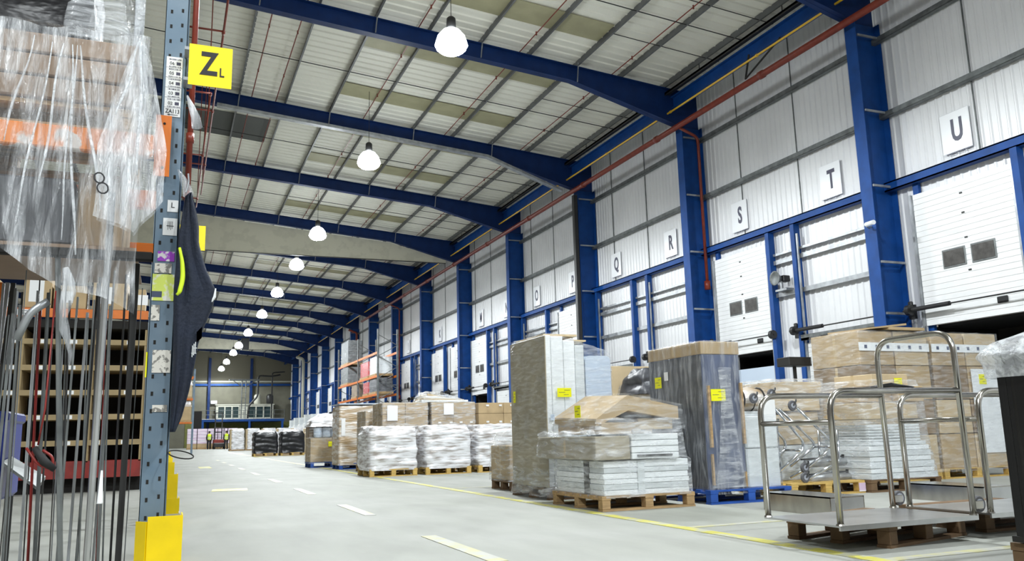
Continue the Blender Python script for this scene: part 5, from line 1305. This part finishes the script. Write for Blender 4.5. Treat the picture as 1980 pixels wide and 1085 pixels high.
# ------------------------------------------------------------------ people far down the aisle
def person(loc, rz, label, vest, pose='stand', scale=1.0):
    root = thing('person', loc, label, 'person', None, rz)
    bm_v = {'pelvis': (0, 0, .93), 'waist': (0, 0, 1.08), 'chest': (0, .0, 1.32), 'neck': (0, .0, 1.48), 'head': (0, -.01, 1.60), 'top': (0, -.01, 1.73),
            'hl': (-.10, 0, .90), 'kl': (-.11, -.03, .50), 'al': (-.12, .02, .09), 'tl': (-.12, -.15, .04),
            'hr': (.10, 0, .90), 'kr': (.12, .0, .50), 'ar': (.13, .06, .09), 'tr': (.14, -.11, .04),
            'sl': (-.19, 0, 1.42), 'el': (-.25, .02, 1.14), 'wl': (-.24, -.06, .90), 'fl': (-.24, -.08, .80),
            'sr': (.19, 0, 1.42), 'er': (.25, .0, 1.14), 'wr': (.22, -.14, .95), 'fr': (.21, -.2, .87)}
    rad = {'pelvis': .13, 'waist': .12, 'chest': .15, 'neck': .055, 'head': .095, 'top': .07, 'hl': .085, 'kl': .06, 'al': .042, 'tl': .04, 'hr': .085, 'kr': .06, 'ar': .042, 'tr': .04,
           'sl': .06, 'el': .043, 'wl': .03, 'fl': .022, 'sr': .06, 'er': .043, 'wr': .03, 'fr': .022}
    names = list(bm_v); E_ = [('pelvis', 'waist'), ('waist', 'chest'), ('chest', 'neck'), ('neck', 'head'), ('head', 'top'), ('pelvis', 'hl'), ('hl', 'kl'), ('kl', 'al'), ('al', 'tl'), ('pelvis', 'hr'), ('hr', 'kr'), ('kr', 'ar'), ('ar', 'tr'),
                              ('chest', 'sl'), ('sl', 'el'), ('el', 'wl'), ('wl', 'fl'), ('chest', 'sr'), ('sr', 'er'), ('er', 'wr'), ('wr', 'fr')]
    me = bpy.data.meshes.new('body'); me.from_pydata([bm_v[n] for n in names], [(names.index(a), names.index(b)) for a, b in E_], [])
    o = bpy.data.objects.new('body', me); COL.objects.link(o); o.parent = root; me.materials.append(MAT['skin'])
    md = o.modifiers.new('skin', 'SKIN'); ly = me.skin_vertices[0].data
    for i, n in enumerate(names): ly[i].radius = (rad[n], rad[n] * (.75 if n in ('chest', 'waist', 'pelvis') else 1))
    ly[0].use_root = True
    o.modifiers.new('sub', 'SUBSURF').levels = 2
    def shell(name, secs, mat):
        m = MB(); V = []; F = []; n = 14
        for z, cx_, cy_, rx, ry in secs:
            for i in range(n): a = 2 * PI * i / n; V.append((cx_ + rx * math.cos(a), cy_ + ry * math.sin(a), z))
        for j in range(len(secs) - 1):
            for i in range(n): l = (i + 1) % n; F.append((j * n + i, j * n + l, (j + 1) * n + l, (j + 1) * n + i))
        m.add(V, F); return m.build(name, mat, root, smooth=True)
    v = shell('hivis_vest', [(.92, 0, 0, .20, .15), (1.05, 0, 0, .185, .145), (1.25, 0, 0, .20, .155), (1.38, 0, 0, .205, .15), (1.45, 0, 0, .15, .11), (1.49, 0, 0, .08, .08)], vest)
    m = MB(); m.lathe([(.196, -.02), (.197, .02)], (0, 0, 0), 14); 
    for z in (1.02, 1.16):
        s = MB(); V = []; n = 14
        for dz in (0, .045):
            for i in range(n): a = 2 * PI * i / n; V.append((.203 * math.cos(a), .160 * math.sin(a), z + dz))
        s.add(V, [(i, (i + 1) % n, n + (i + 1) % n, n + i) for i in range(n)]); s.build('reflective_band', 'reflective', v)
    for sx, ks in ((-1, ('hl', 'kl', 'al')), (1, ('hr', 'kr', 'ar'))):
        a, b, c = [Vector(bm_v[k]) for k in ks]
        m = MB(); m.tube([a + Vector((0, 0, .08)), a, b, c + Vector((0, 0, -.02))], [.11, .105, .08, .065], 12); m.build('trouser_leg', 'trousers', root, smooth=True)
        t = Vector(bm_v[ks[2]]); m = MB(); m.box(t.x - .045, t.x + .045, t.y - .20, t.y + .06, 0, .09, .03); m.build('shoe', 'black_rubber', root)
        a, b, c = [Vector(bm_v[k]) for k in (('sl', 'el', 'wl') if sx < 0 else ('sr', 'er', 'wr'))]
        m = MB(); m.tube([a, b, c], [.075, .058, .045], 10); m.build('sleeve', 'trousers', root, smooth=True)
        # hand with fingers
        h = Vector(bm_v['fl' if sx < 0 else 'fr']); d = (h - c).normalized(); q = Vector((1, 0, 0))
        m = MB()
        for k in range(4): m.tube([h + q * (.012 * (k - 1.5)), h + q * (.014 * (k - 1.5)) + d * (.06 - .008 * abs(k - 1.5)), h + q * (.013 * (k - 1.5)) + d * .075 + Vector((0, -.012, -.01))], [.010, .009, .007], 6)
        m.tube([h - d * .02 - q * .02 * sx, h + d * .03 - q * .035 * sx], [.011, .008], 6); m.build('fingers', 'skin', root, smooth=True)
    m = MB(); m.lathe([(.085, 1.60), (.104, 1.65), (.10, 1.72), (.07, 1.765), (.02, 1.78)], (0, .012, 0), 14); m.build('hair', 'hair_dark', root, smooth=True)
    m = MB(); m.lathe([(.012, -.118), (.02, -.10)], (0, 0, 1.615), 8, 'y'); m.build('nose', 'skin', root)
    for sx in (-1, 1):
        m = MB(); m.lathe([(.0, -.107), (.012, -.103), (.0, -.095)], (sx * .035, 0, 1.645), 8, 'y'); m.build('eye', 'hair_dark', root)
        m = MB(); m.box(sx * .10 - .012, sx * .10 + .012, -.02, .02, 1.60, 1.66, .008); m.build('ear', 'skin', root)
    m = MB(); m.box(-.028, .028, -.108, -.10, 1.565, 1.575); m.build('mouth', 'red_cloth', root)
    root.scale = (scale, scale, scale)
    return root
person((3.9, 89.5, 0), .2 + PI, 'standing worker in a lime hi-vis vest and dark trousers in front of the lilac stacks', 'hivis_lime')
# counterbalance truck with driver
r = thing('forklift', (4.75, 88.5, 0), 'red and black forklift with a tall dark mast beside the standing worker', 'forklift')
MB().box(-.5, .6, 0, 1.5, .25, .95, .06).build('body', 'red_paint', r)
MB().box(-.5, .6, -.9, 0, .2, .6, .05).build('front_body', 'dark_metal', r)
for x in (-.5, .45):
    for y in (-.6, 1.1):
        m = MB(); m.lathe([(.1, 0), (.25, 0), (.28, .03), (.28, .12), (.25, .15), (.1, .15)], (x, y, .28), 18, 'x'); m.build('wheel', 'black_rubber', r)
m = MB()
for x in (-.4, .5): m.tube(arc_path([(x, -.2, .9), (x, -.1, 2.1), (x, 1.2, 2.1), (x, 1.4, .95)], .1), .03, 6)
m.box(-.42, .52, -.1, 1.2, 2.08, 2.12); m.build('overhead_guard', 'dark_metal', r)
m = MB()
for x in (-.3, .35): m.box(x - .05, x + .05, 1.6, 1.7, .1, 3.6)
for z in (.4, 1.6, 2.6, 3.5): m.box(-.3, .35, 1.6, 1.68, z, z + .1)
m.build('mast', 'dark_metal', r)
for x in (-.25, .3): MB().box(x - .05, x + .05, 1.7, 2.7, .08, .12).build('fork', 'dark_metal', r)
person((5.3, 86.2, 0), .3 + PI, 'second worker in a lime hi-vis vest standing against the red forklift', 'hivis_lime', scale=.98)
